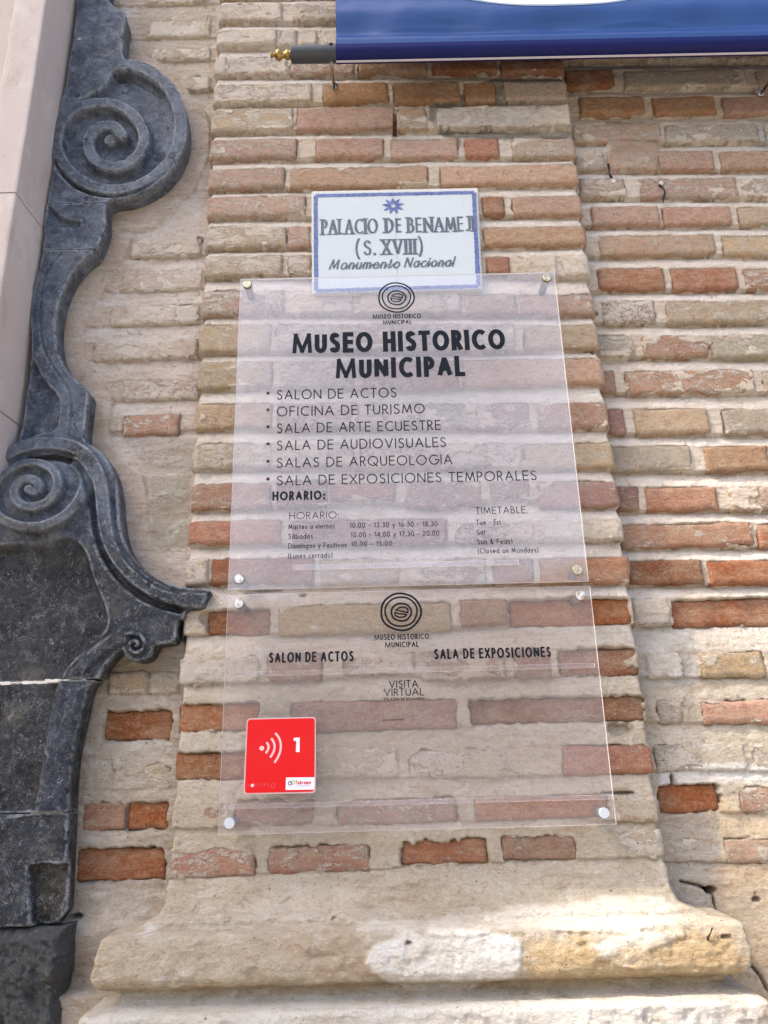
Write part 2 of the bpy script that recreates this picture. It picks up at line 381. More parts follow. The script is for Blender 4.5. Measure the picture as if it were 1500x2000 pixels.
# courses: (y top, y bottom, [(x left, x right, tone, wash 0-9[, y top, y bottom])...]); read off the photograph at the brick's middle
PIL = [
    (8, 40, [(416, 553, 'p', 6), (573, 705, 'p', 6), (722, 880, 'p', 5), (900, 1000, 't', 5), (1015, 1098, 'p', 4)]),
    (59, 89, [(413, 538, 'p', 7), (545, 580, 'c', 6), (584, 620, 'p', 7), (632, 700, 'm', 7), (715, 860, 'p', 4), (875, 960, 't', 4), (975, 1100, 'p', 4)]),
    (112, 145, [(416, 441, 'c', 7), (443, 560, 'p', 6), (567, 690, 'r', 5), (700, 833, 'b', 2, 116, 142), (845, 970, 'k', 1, 118, 140), (978, 1104, 'k', 1, 118, 141)]),
    (162, 199, [(421, 608, 'p', 6, 166, 201), (631, 758, 'b', 1), (769, 897, 'b', 0), (908, 967, 'b', 0), (985, 1106, 'c', 2, 160, 194)]),
    (211, 252, [(416, 572, 't', 5, 214, 255), (580, 770, 'p', 2), (778, 834, 'p', 3), (852, 1112, 'c', 5, 209, 249)]),
    (271, 306, [(412, 580, 'p', 4, 273, 308), (618, 748, 'p', 1), (765, 895, 'p', 3), (908, 975, 'r', 1), (1000, 1122, 't', 4)]),
    (327, 364, [(411, 556, 'p', 3, 330, 367), (568, 837, 'p', 2), (860, 1122, 'p', 2, 324, 360)]),
    (384, 422, [(408, 596, 'p', 4), (942, 985, 'r', 1, 385, 419), (1001, 1134, 'p', 2, 384, 419)]),
    (443, 482, [(406, 560, 't', 5), (563, 605, 'p', 3), (945, 1136, 'p', 1, 444, 479)]),
    (500, 539, [(400, 550, 't', 5), (562, 606, 'p', 6), (950, 996, 'r', 1, 502, 534), (1020, 1088, 'c', 8), (1096, 1146, 'c', 8)]),
    (568, 612, [(399, 556, 'p', 4), (576, 690, 'm', 7), (705, 780, 'p', 7), (795, 900, 'p', 6), (910, 1010, 'p', 3, 576, 613), (1016, 1157, 'p', 3, 576, 613)]),
    (634, 686, [(396, 528, 't', 3), (540, 650, 't', 6), (662, 770, 'p', 4), (785, 898, 't', 5), (905, 1004, 't', 5), (1024, 1164, 't', 2, 636, 681)]),
    (706, 756, [(392, 532, 't', 3), (548, 690, 't', 5), (704, 893, 'p', 3), (904, 1166, 'p', 2, 702, 750)]),
    (788, 836, [(389, 530, 't', 2), (545, 700, 'p', 4), (716, 820, 'g', 4), (832, 932, 'g', 5), (946, 1034, 'm', 4), (1052, 1184, 'r', 3)]),
    (866, 914, [(380, 530, 't', 4), (548, 690, 'p', 5), (704, 858, 'r', 5), (870, 1018, 't', 5), (1024, 1195, 't', 3)]),
    (940, 990, [(382, 530, 'r', 3, 946, 993), (540, 640, 'm', 3), (646, 772, 'r', 3, 944, 978), (794, 938, 'm', 3), (958, 1034, 'm', 3, 940, 972), (1050, 1201, 'm', 3)]),
    (1016, 1064, [(377, 548, 'r', 2, 1018, 1062), (572, 872, 'm', 2), (890, 1042, 'm', 5, 1022, 1056), (1060, 1207, 'y', 7, 1014, 1055)]),
    (1092, 1139, [(372, 406, 'r', 7), (414, 612, 'k', 1), (626, 780, 'y', 4), (794, 948, 'r', 5), (964, 1040, 'r', 4), (1056, 1225, 'r', 2, 1090, 1138)]),
    (1172, 1234, [(405, 526, 'k', 1, 1190, 1238), (545, 880, 'y', 3, 1180, 1236), (900, 990, 'b', 1, 1172, 1222), (994, 1231, 'o', 0, 1168, 1220)]),
    (1272, 1328, [(350, 505, 'c', 7, 1284, 1335), (523, 628, 'm', 4, 1278, 1333), (670, 810, 'r', 6, 1272, 1318), (824, 986, 'm', 4), (1002, 1074, 'm', 3, 1268, 1322), (1092, 1248, 'k', 2, 1265, 1320)]),
    (1370, 1426, [(347, 505, 'o', 1, 1374, 1428), (570, 892, 'm', 1), (918, 1262, 'k', 1, 1362, 1412)]),
    (1462, 1518, [(337, 490, 'o', 0, 1470, 1524), (600, 775, 'c', 8), (798, 990, 'm', 7), (1100, 1270, 'r', 2, 1455, 1512)]),
    (1560, 1608, [(328, 450, 'r', 6, 1564, 1618), (460, 614, 'm', 3, 1562, 1612), (657, 893, 'm', 4), (930, 1190, 'r', 1, 1555, 1600), (1203, 1285, 'g', 7, 1555, 1606)]),
    (1640, 1698, [(317, 497, 'r', 5, 1657, 1714), (526, 723, 'r', 4, 1653, 1704), (786, 954, 'o', 3, 1637, 1690), (981, 1125, 'm', 3, 1632, 1680), (1150, 1288, 'g', 7, 1624, 1676)]),
]
RGT = [
    (-20, 14, [(1105, 1260, 'p', 4), (1280, 1420, 'p', 4), (1440, 1560, 'p', 4)]), (34, 66, [(1105, 1180, 'p', 4), (1195, 1340, 'p', 4), (1360, 1520, 'p', 4)]),
    (88, 118, [(1110, 1290, 't', 4), (1305, 1500, 't', 5)]),
    (137, 170, [(1104, 1199, 'k', 1), (1220, 1455, 'g', 4), (1479, 1560, 'p', 4)]),
    (189, 222, [(1132, 1257, 'b', 0), (1276, 1397, 'b', 0), (1411, 1540, 'p', 1)]),
    (242, 276, [(1118, 1290, 'p', 4), (1300, 1480, 'g', 4), (1495, 1600, 'g', 5)]),
    (295, 331, [(1120, 1180, 'g', 4), (1187, 1278, 'p', 3), (1287, 1393, 'p', 2), (1407, 1550, 'p', 2)]),
    (348, 385, [(1132, 1222, 'p', 4), (1250, 1440, 'p', 4), (1447, 1570, 'p', 5)]),
    (404, 439, [(1156, 1287, 'p', 2), (1295, 1428, 'p', 1), (1444, 1570, 't', 3)]),
    (460, 497, [(1170, 1396, 'p', 3), (1412, 1580, 't', 3)]),
    (524, 565, [(1168, 1296, 'r', 0), (1313, 1441, 'r', 0), (1457, 1580, 'r', 4)]),
    (588, 630, [(1177, 1279, 'm', 5), (1303, 1540, 't', 4)]),
    (655, 697, [(1164, 1236, 'g', 5), (1255, 1383, 'r', 4), (1389, 1560, 'g', 4)]),
    (724, 767, [(1170, 1201, 'm', 2), (1223, 1473, 'r', 4), (1492, 1610, 't', 4)]),
    (799, 847, [(1187, 1220, 'm', 1), (1241, 1383, 't', 1), (1413, 1570, 'g', 3)]),
    (872, 920, [(1191, 1351, 'g', 3), (1380, 1500, 'b', 1), (1520, 1650, 'm', 3)]),
    (951, 997, [(1205, 1247, 'm', 2), (1263, 1401, 'r', 1), (1425, 1590, 'r', 4)]),
    (1023, 1068, [(1210, 1470, 'r', 3), (1480, 1620, 'o', 2)]),
    (1095, 1141, [(1227, 1372, 'k', 1), (1385, 1610, 'o', 1)]),
    (1168, 1221, [(1238, 1308, 'm', 7), (1314, 1620, 'o', 1)]),
    (1274, 1323, [(1263, 1330, 'm', 7), (1371, 1493, 'y', 4), (1510, 1620, 'p', 6)]),
    (1368, 1412, [(1286, 1336, 'g', 5), (1373, 1620, 'p', 3)]),
    (1453, 1505, [(1280, 1457, 'g', 6), (1468, 1620, 'c', 6)]),
    (1534, 1588, [(1288, 1406, 'o', 0), (1445, 1620, 'p', 4)]),
    (1634, 1684, [(1312, 1392, 'r', 7), (1415, 1640, 'p', 4)]),
]
LFT = [
    (-22, 8, [(286, 400, 't', 9)]), (33, 73, [(290, 410, 'p', 8)]), (95, 118, [(298, 410, 't', 9)]), (150, 178, [(350, 410, 'p', 8)]), (466, 502, [(257, 396, 'g', 9)]),
    (528, 567, [(240, 395, 'c', 9)]), (597, 634, [(220, 390, 'm', 8)]), (668, 702, [(185, 385, 'g', 9)]), (741, 780, [(240, 388, 'm', 5)]), (811, 849, [(240, 350, 'r', 3)]),
    (1312, 1357, [(212, 290, 'y', 5), (293, 353, 'g', 7)]), (1387, 1446, [(201, 335, 'o', 1)]), (1492, 1540, [(185, 335, 'y', 6)]), (1566, 1622, [(162, 245, 'r', 3), (247, 327, 'o', 0)]),
    (1656, 1722, [(147, 320, 'o', 0)]),
]


def courses_world(data, Y, lo, hi, extend=None):
    out = []
    for (yt, yb, bs) in data:
        L = []
        for b in bs:
            x0, x1, tone, wash = b[:4]; t0, b0 = (b[4], b[5]) if len(b) > 4 else (yt, yb)
            if len(b) == 4:      # course heights are read at the course's middle
                pass
            xm = (x0 + x1) / 2
            wx0, _ = at(x0, (t0 + b0) / 2, Y); wx1, _ = at(x1, (t0 + b0) / 2, Y); zt = at(xm, t0, Y)[1]; zb = at(xm, b0, Y)[1]
            L.append([wx0, wx1, zb, zt, tone, wash])
        out.append(L)
    return out


def widen(L, edge_x, x_to, sign):
    """carry a course on past the edge of the frame"""
    zb = L[-1][2] if sign > 0 else L[0][2]; zt = L[-1][3] if sign > 0 else L[0][3]
    x = edge_x
    while abs(x - x_to) > 0.05 and (x_to - x) * sign > 0:
        w = random.uniform(0.11, 0.24)
        a, b = (x + 0.014, x + 0.014 + w) if sign > 0 else (x - 0.014 - w, x - 0.014)
        L.append([a, b, zb, zt, random.choice('ppttrg'), random.randint(2, 5)])
        x = b if sign > 0 else a


PW = courses_world(PIL, 0.0, None, None)
RW = courses_world(RGT, YW, None, None)
LW = courses_world(LFT, YW, None, None)
for L in RW: widen(L, L[-1][1], 2.08, 1)
# courses above the frame
for W_, x0, x1 in ((PW, -0.45, 0.44), (RW, 0.47, 2.08), (LW, -0.80, -0.48)):
    z = max(b[3] for b in W_[0]) + 0.028
    for k in range(4):
        x = x0 + random.uniform(0, .03); L = []
        while x < x1 - 0.05:
            w = min(random.uniform(0.1, 0.22), x1 - x); L.append([x, x + w, z, z + 0.042, random.choice('pptt'), random.randint(4, 6)]); x += w + 0.016
        W_.insert(0, L); z += 0.070

# outline of the base moulding: how far it comes forward (and sideways) at each height
BASEP = [(3.9, 0), (1.425, 0.0), (1.400, 0.003), (1.380, 0.010), (1.3625, 0.022), (1.3605, 0.027), (1.352, 0.034), (1.3455, 0.046), (1.3365, 0.048), (1.3345, 0.052), (1.3320, 0.076), (1.326, 0.085), (1.312, 0.090), (1.290, 0.0935),
         (1.270, 0.093), (1.2585, 0.087), (1.252, 0.074), (1.2475, 0.058), (1.2330, 0.053), (1.2265, 0.058), (1.2235, 0.096), (1.218, 0.104), (1.0, 0.107)]
_bz = np.array([p[0] for p in BASEP][::-1]); _bo = np.array([p[1] for p in BASEP][::-1])
def base_off(z): return np.interp(z, _bz, _bo)


def brick_height(X, Z, walls, seed, recess=0.018, low_z=1.80):
    """height of the mortar over the wall plane: weathered bed joints, hollows for the bricks, smears"""
    H = np.zeros_like(X); inband = np.zeros_like(X)
    Zw = Z + 0.0022 * fbm(X, Z, 14, seed) + 0.0010 * fbm(X, Z, 60, seed + 5)
    Xw = X + 0.0025 * fbm(X, Z, 22, seed + 9) + 0.0012 * fbm(X, Z, 90, seed + 12)
    low = sstep(low_z + 0.12, low_z - 0.12, Z)         # below this the joints were packed full
    order = sorted([(np.mean([b[2] for b in L]), np.mean([b[3] for b in L]), L) for L in walls], key=lambda c: -c[0])
    # bed joints
    for k, (zb, zt, L) in enumerate(order):
        # local course bottom / top following its bricks
        xs = np.array([(b[0] + b[1]) / 2 for b in L]); o_ = np.argsort(xs)
        zbl = np.interp(X, xs[o_], np.array([b[2] for b in L])[o_]); ztl = np.interp(X, xs[o_], np.array([b[3] for b in L])[o_])
        if k + 1 < len(order):
            L2 = order[k + 1][2]; xs2 = np.array([(b[0] + b[1]) / 2 for b in L2]); o2 = np.argsort(xs2)
            znext = np.interp(X, xs2[o2], np.array([b[3] for b in L2])[o2])
        else: znext = zbl - 0.03
        gap = np.maximum(zbl - znext, 0.006); s = (zbl - Zw) / gap
        mask = (s > -0.02) & (s < 1.0)
        big = gap > 0.075
        prof = -recess * (1 - 0.65 * low) * np.clip(1 - s * np.where(big, 3.5, 1.0), 0, 1) ** 1.3
        H = np.where(mask, prof, H)
        inband = np.maximum(inband, ((Zw < ztl) & (Zw > zbl)).astype(float))
    H = H - 0.0018 * inband * (1 - low)
    H += 0.0026 * fbm(X, Z, 16, seed + 20, 4, 1.8) + 0.0013 * fbm(X, Z, 80, seed + 25, 4)
    H += 0.0016 * low * fbm(X, Z, 45, seed + 27, 4) + 0.0011 * fbm(X, Z, 170, seed + 28, 3) - 0.0022 * sstep(0.45, 0.62, fbm(X, Z, 60, seed + 29, 4))
    cov = fbm(X, Z, 26, seed + 30, 5, 1.6); ragged = fbm(X, Z, 75, seed + 33, 4)
    for L in walls:
        for b in L:
            x0, x1, zb, zt, tone, wash = b
            i = (X > x0 - 0.01) & (X < x1 + 0.01) & (Z > zb - 0.01) & (Z < zt + 0.01)
            if not i.any(): continue
            xx, zz = Xw[i], Zw[i]; r = 0.007
            dx = np.abs(xx - (x0 + x1) / 2) - (x1 - x0) / 2 + r; dz = np.abs(zz - (zb + zt) / 2) - (zt - zb) / 2 + r
            d = np.hypot(np.maximum(dx, 0), np.maximum(dz, 0)) + np.minimum(np.maximum(dx, dz), 0) - r
            d = d + (0.0036 + 0.0007 * wash + (0.0014 if tone in 'ok' else 0)) * ragged[i]
            face = b_face(b)
            tt = sstep(0.0018, -0.0022, d)
            thr = 0.95 - 0.15 * wash
            near = np.exp(np.minimum(d, 0) / 0.010) * 0.35
            c = sstep(thr - 0.10, thr + 0.10, cov[i] + near)
            tt = tt * (1 - c)
            Hb = H[i]; hole = min(face, 0) - 0.011
            cover = np.where(d < 0, np.maximum(Hb, face + 0.0010), Hb)
            Hb = Hb + (cover - Hb) * sstep(0.0, -0.003, d) * c
            H[i] = Hb * (1 - tt) + hole * tt
    return H, inband, low


def b_face(b):
    x0, x1, zb, zt, tone, wash = b
    k = (math.sin(x0 * 913.7 + zt * 531.3) + 1) / 2
    if tone in 'ok' and zt < 1.95: return -0.007 - 0.004 * k
    if zt < 1.62: return 0.000 + 0.0015 * k
    return 0.0022 + 0.0030 * k


def tint_mortar(X, Z, kind, inband, low, Yp):
    base = np.array([0.66, 0.56, 0.45]); white = np.array([0.80, 0.735, 0.655]); lower_tone = np.array([0.52, 0.45, 0.345])
    C = np.empty(X.shape + (3,)); C[:] = base
    n = fbm(X, Z, 9, 77, 4, 2.2)
    w = np.clip(0.55 * (1 - inband) + 0.30 * n, 0, 1)[..., None]
    C = C * (1 - w) + white * w
    g = (low * np.clip(0.8 + 0.35 * n, 0, 1))[..., None]
    C = C * (1 - g) + lower_tone * g  # mortar tinted darker towards the bottom
    def patch(poly, col, soft=0.004, rag=0.006, amt=1.0, Yq=None, base=None):
        nonlocal C
        if base is not None: C = base
        P = np.array([at(px, py, Yp if Yq is None else Yq) for px, py in poly])
        d = poly_sdf(X, Z, P) + rag * fbm(X, Z, 40, 5 + len(poly), 5)
        a = (sstep(soft, -soft, d) * amt)[..., None]
        C = C * (1 - a) + np.array(col) * a
        return C
    return C, patch


def poly_sdf(X, Z, P):
    """signed distance to polygon, negative inside"""
    n = len(P); best = np.full(X.shape, 1e9); inside = np.zeros(X.shape, bool)
    for i in range(n):
        a = P[i]; b = P[(i + 1) % n]; e = b - a; l2 = e @ e + 1e-12
        t = np.clip(((X - a[0]) * e[0] + (Z - a[1]) * e[1]) / l2, 0, 1)
        best = np.minimum(best, (X - a[0] - t * e[0]) ** 2 + (Z - a[1] - t * e[1]) ** 2)
        if a[1] != b[1]:
            c = ((a[1] > Z) != (b[1] > Z)) & (X < (b[0] - a[0]) * (Z - a[1]) / (b[1] - a[1]) + a[0]); inside ^= c
    d = np.sqrt(best); return np.where(inside, -d, d)


def line_dist(X, Z, P):
    best = np.full(X.shape, 1e9)
    for a, b in zip(P[:-1], P[1:]):
        e = b - a; l2 = e @ e + 1e-12
        t = np.clip(((X - a[0]) * e[0] + (Z - a[1]) * e[1]) / l2, 0, 1)
        best = np.minimum(best, (X - a[0] - t * e[0]) ** 2 + (Z - a[1] - t * e[1]) ** 2)
    return np.sqrt(best)


def grid_quads(ni, nj):
    a = np.arange(ni * nj).reshape(ni, nj)
    return np.stack([a[:-1, :-1], a[:-1, 1:], a[1:, 1:], a[1:, :-1]], -1).reshape(-1, 4)     # i = x, j = z  -> flipped below where needed


def brick_mesh(b, wall_y, edge=None):
    x0, x1, zb, zt, tone, wash = b
    w, h = x1 - x0, zt - zb; face = b_face(b)
    nx = max(5, int(w / 0.0068)); nz = max(5, int(h / 0.0062))
    u = np.linspace(-1, 1, nx + 1); v = np.linspace(-1, 1, nz + 1)
    u = np.sign(u) * (1 - (1 - np.abs(u)) ** 1.25); v = np.sign(v) * (1 - (1 - np.abs(v)) ** 1.25)
    U, Vv = np.meshgrid(u, v, indexing='ij')
    X = (x0 + x1) / 2 + U * w / 2; Z = (zb + zt) / 2 + Vv * h / 2
    sd = int(abs(x0 * 7919 + zt * 104729)) % 997
    X, Z = X + 0.0032 * fbm(X, Z, 45, sd, 4) + 0.004 * fbm(Z, X, 14, sd + 8, 2), Z + 0.0040 * fbm(X, Z, 20, sd + 3, 3) + 0.0022 * fbm(X, Z, 85, sd + 4, 3)
    ed = np.minimum(w / 2 * (1 - np.abs(U)), h / 2 * (1 - np.abs(Vv)))
    rough = 2.6 if tone in 'ok' and zt < 1.95 else 1.0
    er = 0.0042 + 0.0035 * fbm(X, Z, 35, sd + 11, 3)
    H = face + rough * 0.0018 * fbm(X, Z, 30, sd + 7, 4) + 0.0009 * fbm(X, Z, 110, sd + 9, 2) - 0.0046 * (1 - np.sqrt(np.clip(1 - (1 - np.clip(ed / er, 0, 1)) ** 2, 0, 1)))
    if rough > 1: H += 0.002 * fbm(X, Z, 16, sd + 2, 3, 0.6)
    if edge is not None: H = H - edge_round(X, edge)
    V = np.stack([X, wall_y - H, Z], -1).reshape(-1, 3)
    Q = grid_quads(nx + 1, nz + 1)[:, ::-1]
    # sides going back into the wall
    ring = [i * (nz + 1) for i in range(nx + 1)] + [nx * (nz + 1) + j for j in range(1, nz + 1)] + [i * (nz + 1) + nz for i in range(nx - 1, -1, -1)] + [j for j in range(nz - 1, 0, -1)]
    back = V[ring].copy(); back[:, 1] = wall_y + 0.040
    n0 = len(V); V = np.vstack([V, back]); k = len(ring)
    S = [(ring[i], n0 + i, n0 + (i + 1) % k, ring[(i + 1) % k]) for i in range(k)]
    return V, np.vstack([Q, np.array(S)])


def edge_round(X, e, r=0.009):
    t = np.clip((np.abs(X) - (e - r)) / r, 0, 1)
    return r * (1 - np.sqrt(1 - t * t * 0.999))


def place_bricks(walls, wall_y, parent, edge=None, tweak=None, zmin=1.2):
    for L in walls:
        for b in L:
            bb = list(b)
            if edge is not None:
                if bb[0] < -edge + 0.03: bb[0] = -edge - random.uniform(-0.0015, 0.003)
                if bb[1] > edge - 0.03: bb[1] = edge + random.uniform(-0.0015, 0.003)
            V, Q = brick_mesh(bb, wall_y, edge)
            c = np.array([(bb[0] + bb[1]) / 2, wall_y, bb[2]])
            me = fast_mesh('brick', V - c, Q, M['brick'])
            o = link('brick', me, parent, Vector(c))
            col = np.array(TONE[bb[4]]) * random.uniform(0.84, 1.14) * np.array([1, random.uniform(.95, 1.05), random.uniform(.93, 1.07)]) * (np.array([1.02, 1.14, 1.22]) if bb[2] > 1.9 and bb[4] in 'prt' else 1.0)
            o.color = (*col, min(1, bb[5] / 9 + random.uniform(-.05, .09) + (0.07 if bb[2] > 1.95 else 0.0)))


def holes(X, Z, H, C, lst, Yp):
    for (px_, py_, rx_, ry_, dep) in lst:
        a = at(px_, py_, Yp); k = 0.00095
        d = np.hypot((X - a[0]) / (rx_ * k), (Z - a[1]) / (ry_ * k)) + 0.35 * fbm(X, Z, 70, 19, 4)
        m_ = sstep(1.15, 0.75, d); H = H - dep * m_; C = C * (1 - 0.6 * m_[..., None]) + np.array([0.12, 0.085, 0.05]) * 0.6 * m_[..., None]
    return H, C


# ---- pilaster
EDGE = 0.447
pil = empty('brick_pilaster', (0, 0, 0), 'wide brick pilaster in the middle, carrying the signs, on a moulded base', 'pilaster')
RES = 0.0026
nz = int((3.80 - 1.10) / RES); nx = int(2 * EDGE / RES)
zs = np.linspace(3.80, 1.10, nz)
ss = np.linspace(-1, 1, nx)
S, Z = np.meshgrid(ss, zs, indexing='ij')
X0 = S * EDGE
H, inband, low = brick_height(X0, Z, PW, 3)
B = base_off(Z)
edge_w = EDGE + B * np.interp(Z, [1.330, 1.338, 1.345, 1.355], [1.0, 0.80, 0.45, 0.15]) + 0.006 * sstep(1.43, 1.40, Z) * fbm(np.sign(S) * 3, Z, 45, 62, 4) + 0.0035 * fbm(np.sign(S) * 3, Z, 22, 61, 4) - 0.004 * (1 - inband) * (Z > 1.43)
widening = sstep(0.75, 1.0, np.abs(S))                      # only the outer part is stretched, bricks stay put
X = X0 + np.sign(S) * (edge_w - EDGE) * np.where(Z < 1.43, np.abs(S), widening ** 6)
C, patch = tint_mortar(X, Z, 'p', inband, low, 0.0)
# the moulding is worn
inb = sstep(1.43, 1.38, Z)
Hb = B + inb * (0.0055 * fbm(X, Z, 9, 88, 5, 1.8) + 0.0040 * fbm(X, Z, 36, 91, 5) - 0.0035 * sstep(0.30, 0.5, fbm(X, Z, 22, 95, 5)) + 0.0020 * fbm(X, Z, 120, 92, 3))
wear = inb * sstep(0.25, 0.55, fbm(X, Z, 14, 99, 5, 2.0)) * 0.008
Hs = H * (1 - inb) + inb * 0.0
H = Hs + Hb - wear
H, C = holes(X, Z, H, C, [(1213, 1425, 30, 14, 0.018), (1205, 1549, 36, 4, 0.02), (712, 368, 14, 5, 0.010), (745, 369, 8, 4, 0.01), (424, 478, 9, 7, 0.016), (409, 604, 6, 5, 0.014), (520, 1150, 30, 4, 0.012), (590, 1160, 8, 4, 0.02), (400, 1205, 10, 14, 0.012), (770, 262, 7, 7, 0.012), (1375, 1808, 10, 4, 0.01), (796, 1820, 5, 3, 0.012), (1168, 735, 7, 12, 0.014), (1160, 682, 6, 8, 0.012), (655, 1785, 4, 3, 0.008), (1003, 1650, 3, 3, 0.006), (1094, 1668, 2.5, 2.5, 0.006)], 0.0)
for pl, hh, yq in (([(730, 1850), (790, 1826), (900, 1818), (1020, 1830), (1015, 1900), (930, 1945), (860, 1952), (790, 1945), (745, 1915), (710, 1880)], 0.0035, -0.09), ([(1150, 1845), (1230, 1822), (1340, 1818), (1342, 1832), (1285, 1842), (1265, 1855), (1282, 1890), (1250, 1900), (1205, 1885), (1160, 1865)], 0.003, -0.09),
                    ([(830, 1800), (990, 1775), (1200, 1755), (1300, 1752), (1330, 1790), (1200, 1812), (1000, 1800), (900, 1815), (700, 1806), (730, 1796)], 0.003, -0.04)):
    H += hh * sstep(0.003, -0.003, poly_sdf(X, Z, np.array([at(px_, py_, yq) for px_, py_ in pl])) + 0.006 * fbm(X, Z, 40, 5 + len(pl), 5))
H -= edge_round(X, edge_w, 0.010)
GREY = (0.27, 0.245, 0.20)
C = patch([(838, 190), (905, 186), (960, 150), (1105, 148), (1108, 162), (985, 160), (985, 194), (1112, 196), (1112, 206), (850, 212), (850, 248), (1112, 250), (1115, 272), (900, 270), (905, 290), (870, 262), (838, 232)], GREY)
C = patch([(588, 1100), (612, 1096), (612, 1142), (592, 1140)], (0.22, 0.22, 0.20))
C = patch([(150, 1835), (1480, 1815), (1480, 1945), (150, 1960)], (0.50, 0.415, 0.305), 0.012, 0.020, 0.75, Yq=-0.09)
C = patch([(700, 1720), (860, 1735), (1000, 1745), (1290, 1715), (1300, 1750), (1000, 1775), (820, 1795), (690, 1770)], (0.46, 0.385, 0.285), 0.012, 0.022, 0.6, Yq=-0.01)
C = patch([(540, 1830), (690, 1820), (735, 1850), (720, 1900), (600, 1905), (560, 1870)], (0.44, 0.33, 0.23), 0.012, 0.02, 0.5, Yq=-0.09)
C = patch([(830, 1800), (990, 1775), (1200, 1755), (1300, 1752), (1330, 1790), (1200, 1812), (1000, 1800), (900, 1815), (700, 1806), (730, 1796)], (0.72, 0.66, 0.56), Yq=-0.04)
C = patch([(730, 1850), (790, 1826), (900, 1818), (1020, 1830), (1015, 1900), (930, 1945), (860, 1952), (790, 1945), (745, 1915), (710, 1880)], (0.80, 0.77, 0.71), Yq=-0.09)
C = patch([(1150, 1845), (1230, 1822), (1340, 1818), (1342, 1832), (1285, 1842), (1265, 1855), (1282, 1890), (1250, 1900), (1205, 1885), (1160, 1865)], (0.76, 0.70, 0.60), Yq=-0.09)
C = patch([(1020, 1830), (1150, 1825), (1180, 1870), (1290, 1850), (1350, 1820), (1420, 1815), (1460, 1900), (1300, 1925), (1040, 1925)], (0.56, 0.41, 0.22), 0.015, 0.02, 0.85, Yq=-0.09)
C = patch([(150, 1972), (1490, 1948), (1490, 2100), (150, 2100)], (0.72, 0.69, 0.63), 0.008, 0.01, 0.85, Yq=-0.1)
C = patch([(200, 1918), (1470, 1900), (1470, 1935), (200, 1950)], (0.40, 0.31, 0.19), 0.012, 0.01, 0.7, Yq=-0.085)
C = patch([(285, 1803), (300, 1800), (312, 1812), (300, 1825), (288, 1818)], (0.78, 0.76, 0.72), Yq=-0.04)
Y = -H
# returns to the wall on both sides
def with_returns(X, Y, Z, C, depth):
    k = 7; Xl, Yl, Cl = [], [], []
    for i in range(k, 0, -1):
        Xl.append(X[0] + 0.0012 * fbm(Z[0], Z[0] + i, 60, 40 + i, 3)); Yl.append(Y[0] + (depth - Y[0]) * i / k); Cl.append(C[0])
    Xr, Yr, Cr = [], [], []
    for i in range(1, k + 1):
        Xr.append(X[-1] + 0.0012 * fbm(Z[0], Z[0] + i, 60, 50 + i, 3)); Yr.append(Y[-1] + (depth - Y[-1]) * i / k); Cr.append(C[-1])
    n = len(Xl)
    return (np.vstack([np.array(Xl), X, np.array(Xr)]), np.vstack([np.array(Yl), Y, np.array(Yr)]), np.vstack([Z[:n], Z, Z[:k]]), np.concatenate([np.array(Cl), C, np.array(Cr)]))
X, Y, Z, C = with_returns(X, Y, Z, C, YW + 0.03)
# shaft face and base moulding are two parts split at one height
jsplit = int(np.argmin(np.abs(zs - 1.415)))
for nm, js in (('mortar_face', slice(0, jsplit + 1)), ('base_moulding', slice(jsplit, nz))):
    V = np.stack([X[:, js], Y[:, js], Z[:, js]], -1); shp = V.shape
    me = fast_mesh(nm, V.reshape(-1, 3), grid_quads(shp[0], shp[1]), M['mortar'], colors=C[:, js].reshape(-1, 3).astype(np.float32))
    o = link(nm, me, pil)
pb = MB(); pb.box(-EDGE - 0.105, EDGE + 0.105, -0.104, YW + 0.05, 0, 1.101); pb.build('plinth', M['stone'], pil)
place_bricks(PW, 0.0, pil, EDGE)

# ---- recessed walls
def side_wall(name, x0, x1, data, seed, label, res=0.0028, extra=None, recess=0.017):
    w = empty(name, ((x0 + x1) / 2, YW, 0), label, 'wall')
    xs = np.linspace(x0, x1, int((x1 - x0) / res)); zz = np.linspace(3.80, 1.10, int(2.7 / res))
    X, Z = np.meshgrid(xs, zz, indexing='ij')
    H, inb_, low_ = brick_height(X, Z, data, seed, recess)
    C, patch = tint_mortar(X, Z, 'w', inb_, low_, YW)
    if extra: H, C = extra(X, Z, H, C, patch)
    V = np.stack([X, YW - H, Z], -1)
    me = fast_mesh('mortar_face', V.reshape(-1, 3), grid_quads(*X.shape), M['mortar'], colors=C.reshape(-1, 3).astype(np.float32))
    link('mortar_face', me, w)
    if x1 > 0:                          # the wall carries on beyond the frame, more coarsely
        xs = np.linspace(x1 - 0.002, x1 + 0.78, 150); zz = np.linspace(3.80, 1.10, 480)
        X, Z = np.meshgrid(xs, zz, indexing='ij'); H, inb_, low_ = brick_height(X, Z, data, seed, recess); C, _p = tint_mortar(X, Z, 'w', inb_, low_, YW)
        me = fast_mesh('mortar_face', np.stack([X, YW - H, Z], -1).reshape(-1, 3), grid_quads(*X.shape), M['mortar'], colors=C.reshape(-1, 3).astype(np.float32)); link('mortar_face', me, w)
        x1 = x1 + 0.78
    f = MB(); f.box(x0, x1, YW + 0.05, YW + 0.3, 0, 3.8); f.box(x0, x1, YW - 0.004, YW + 0.05, 0, 1.101); f.build('footing', M['stone'], w)
    place_bricks(data, YW, w)
    return w


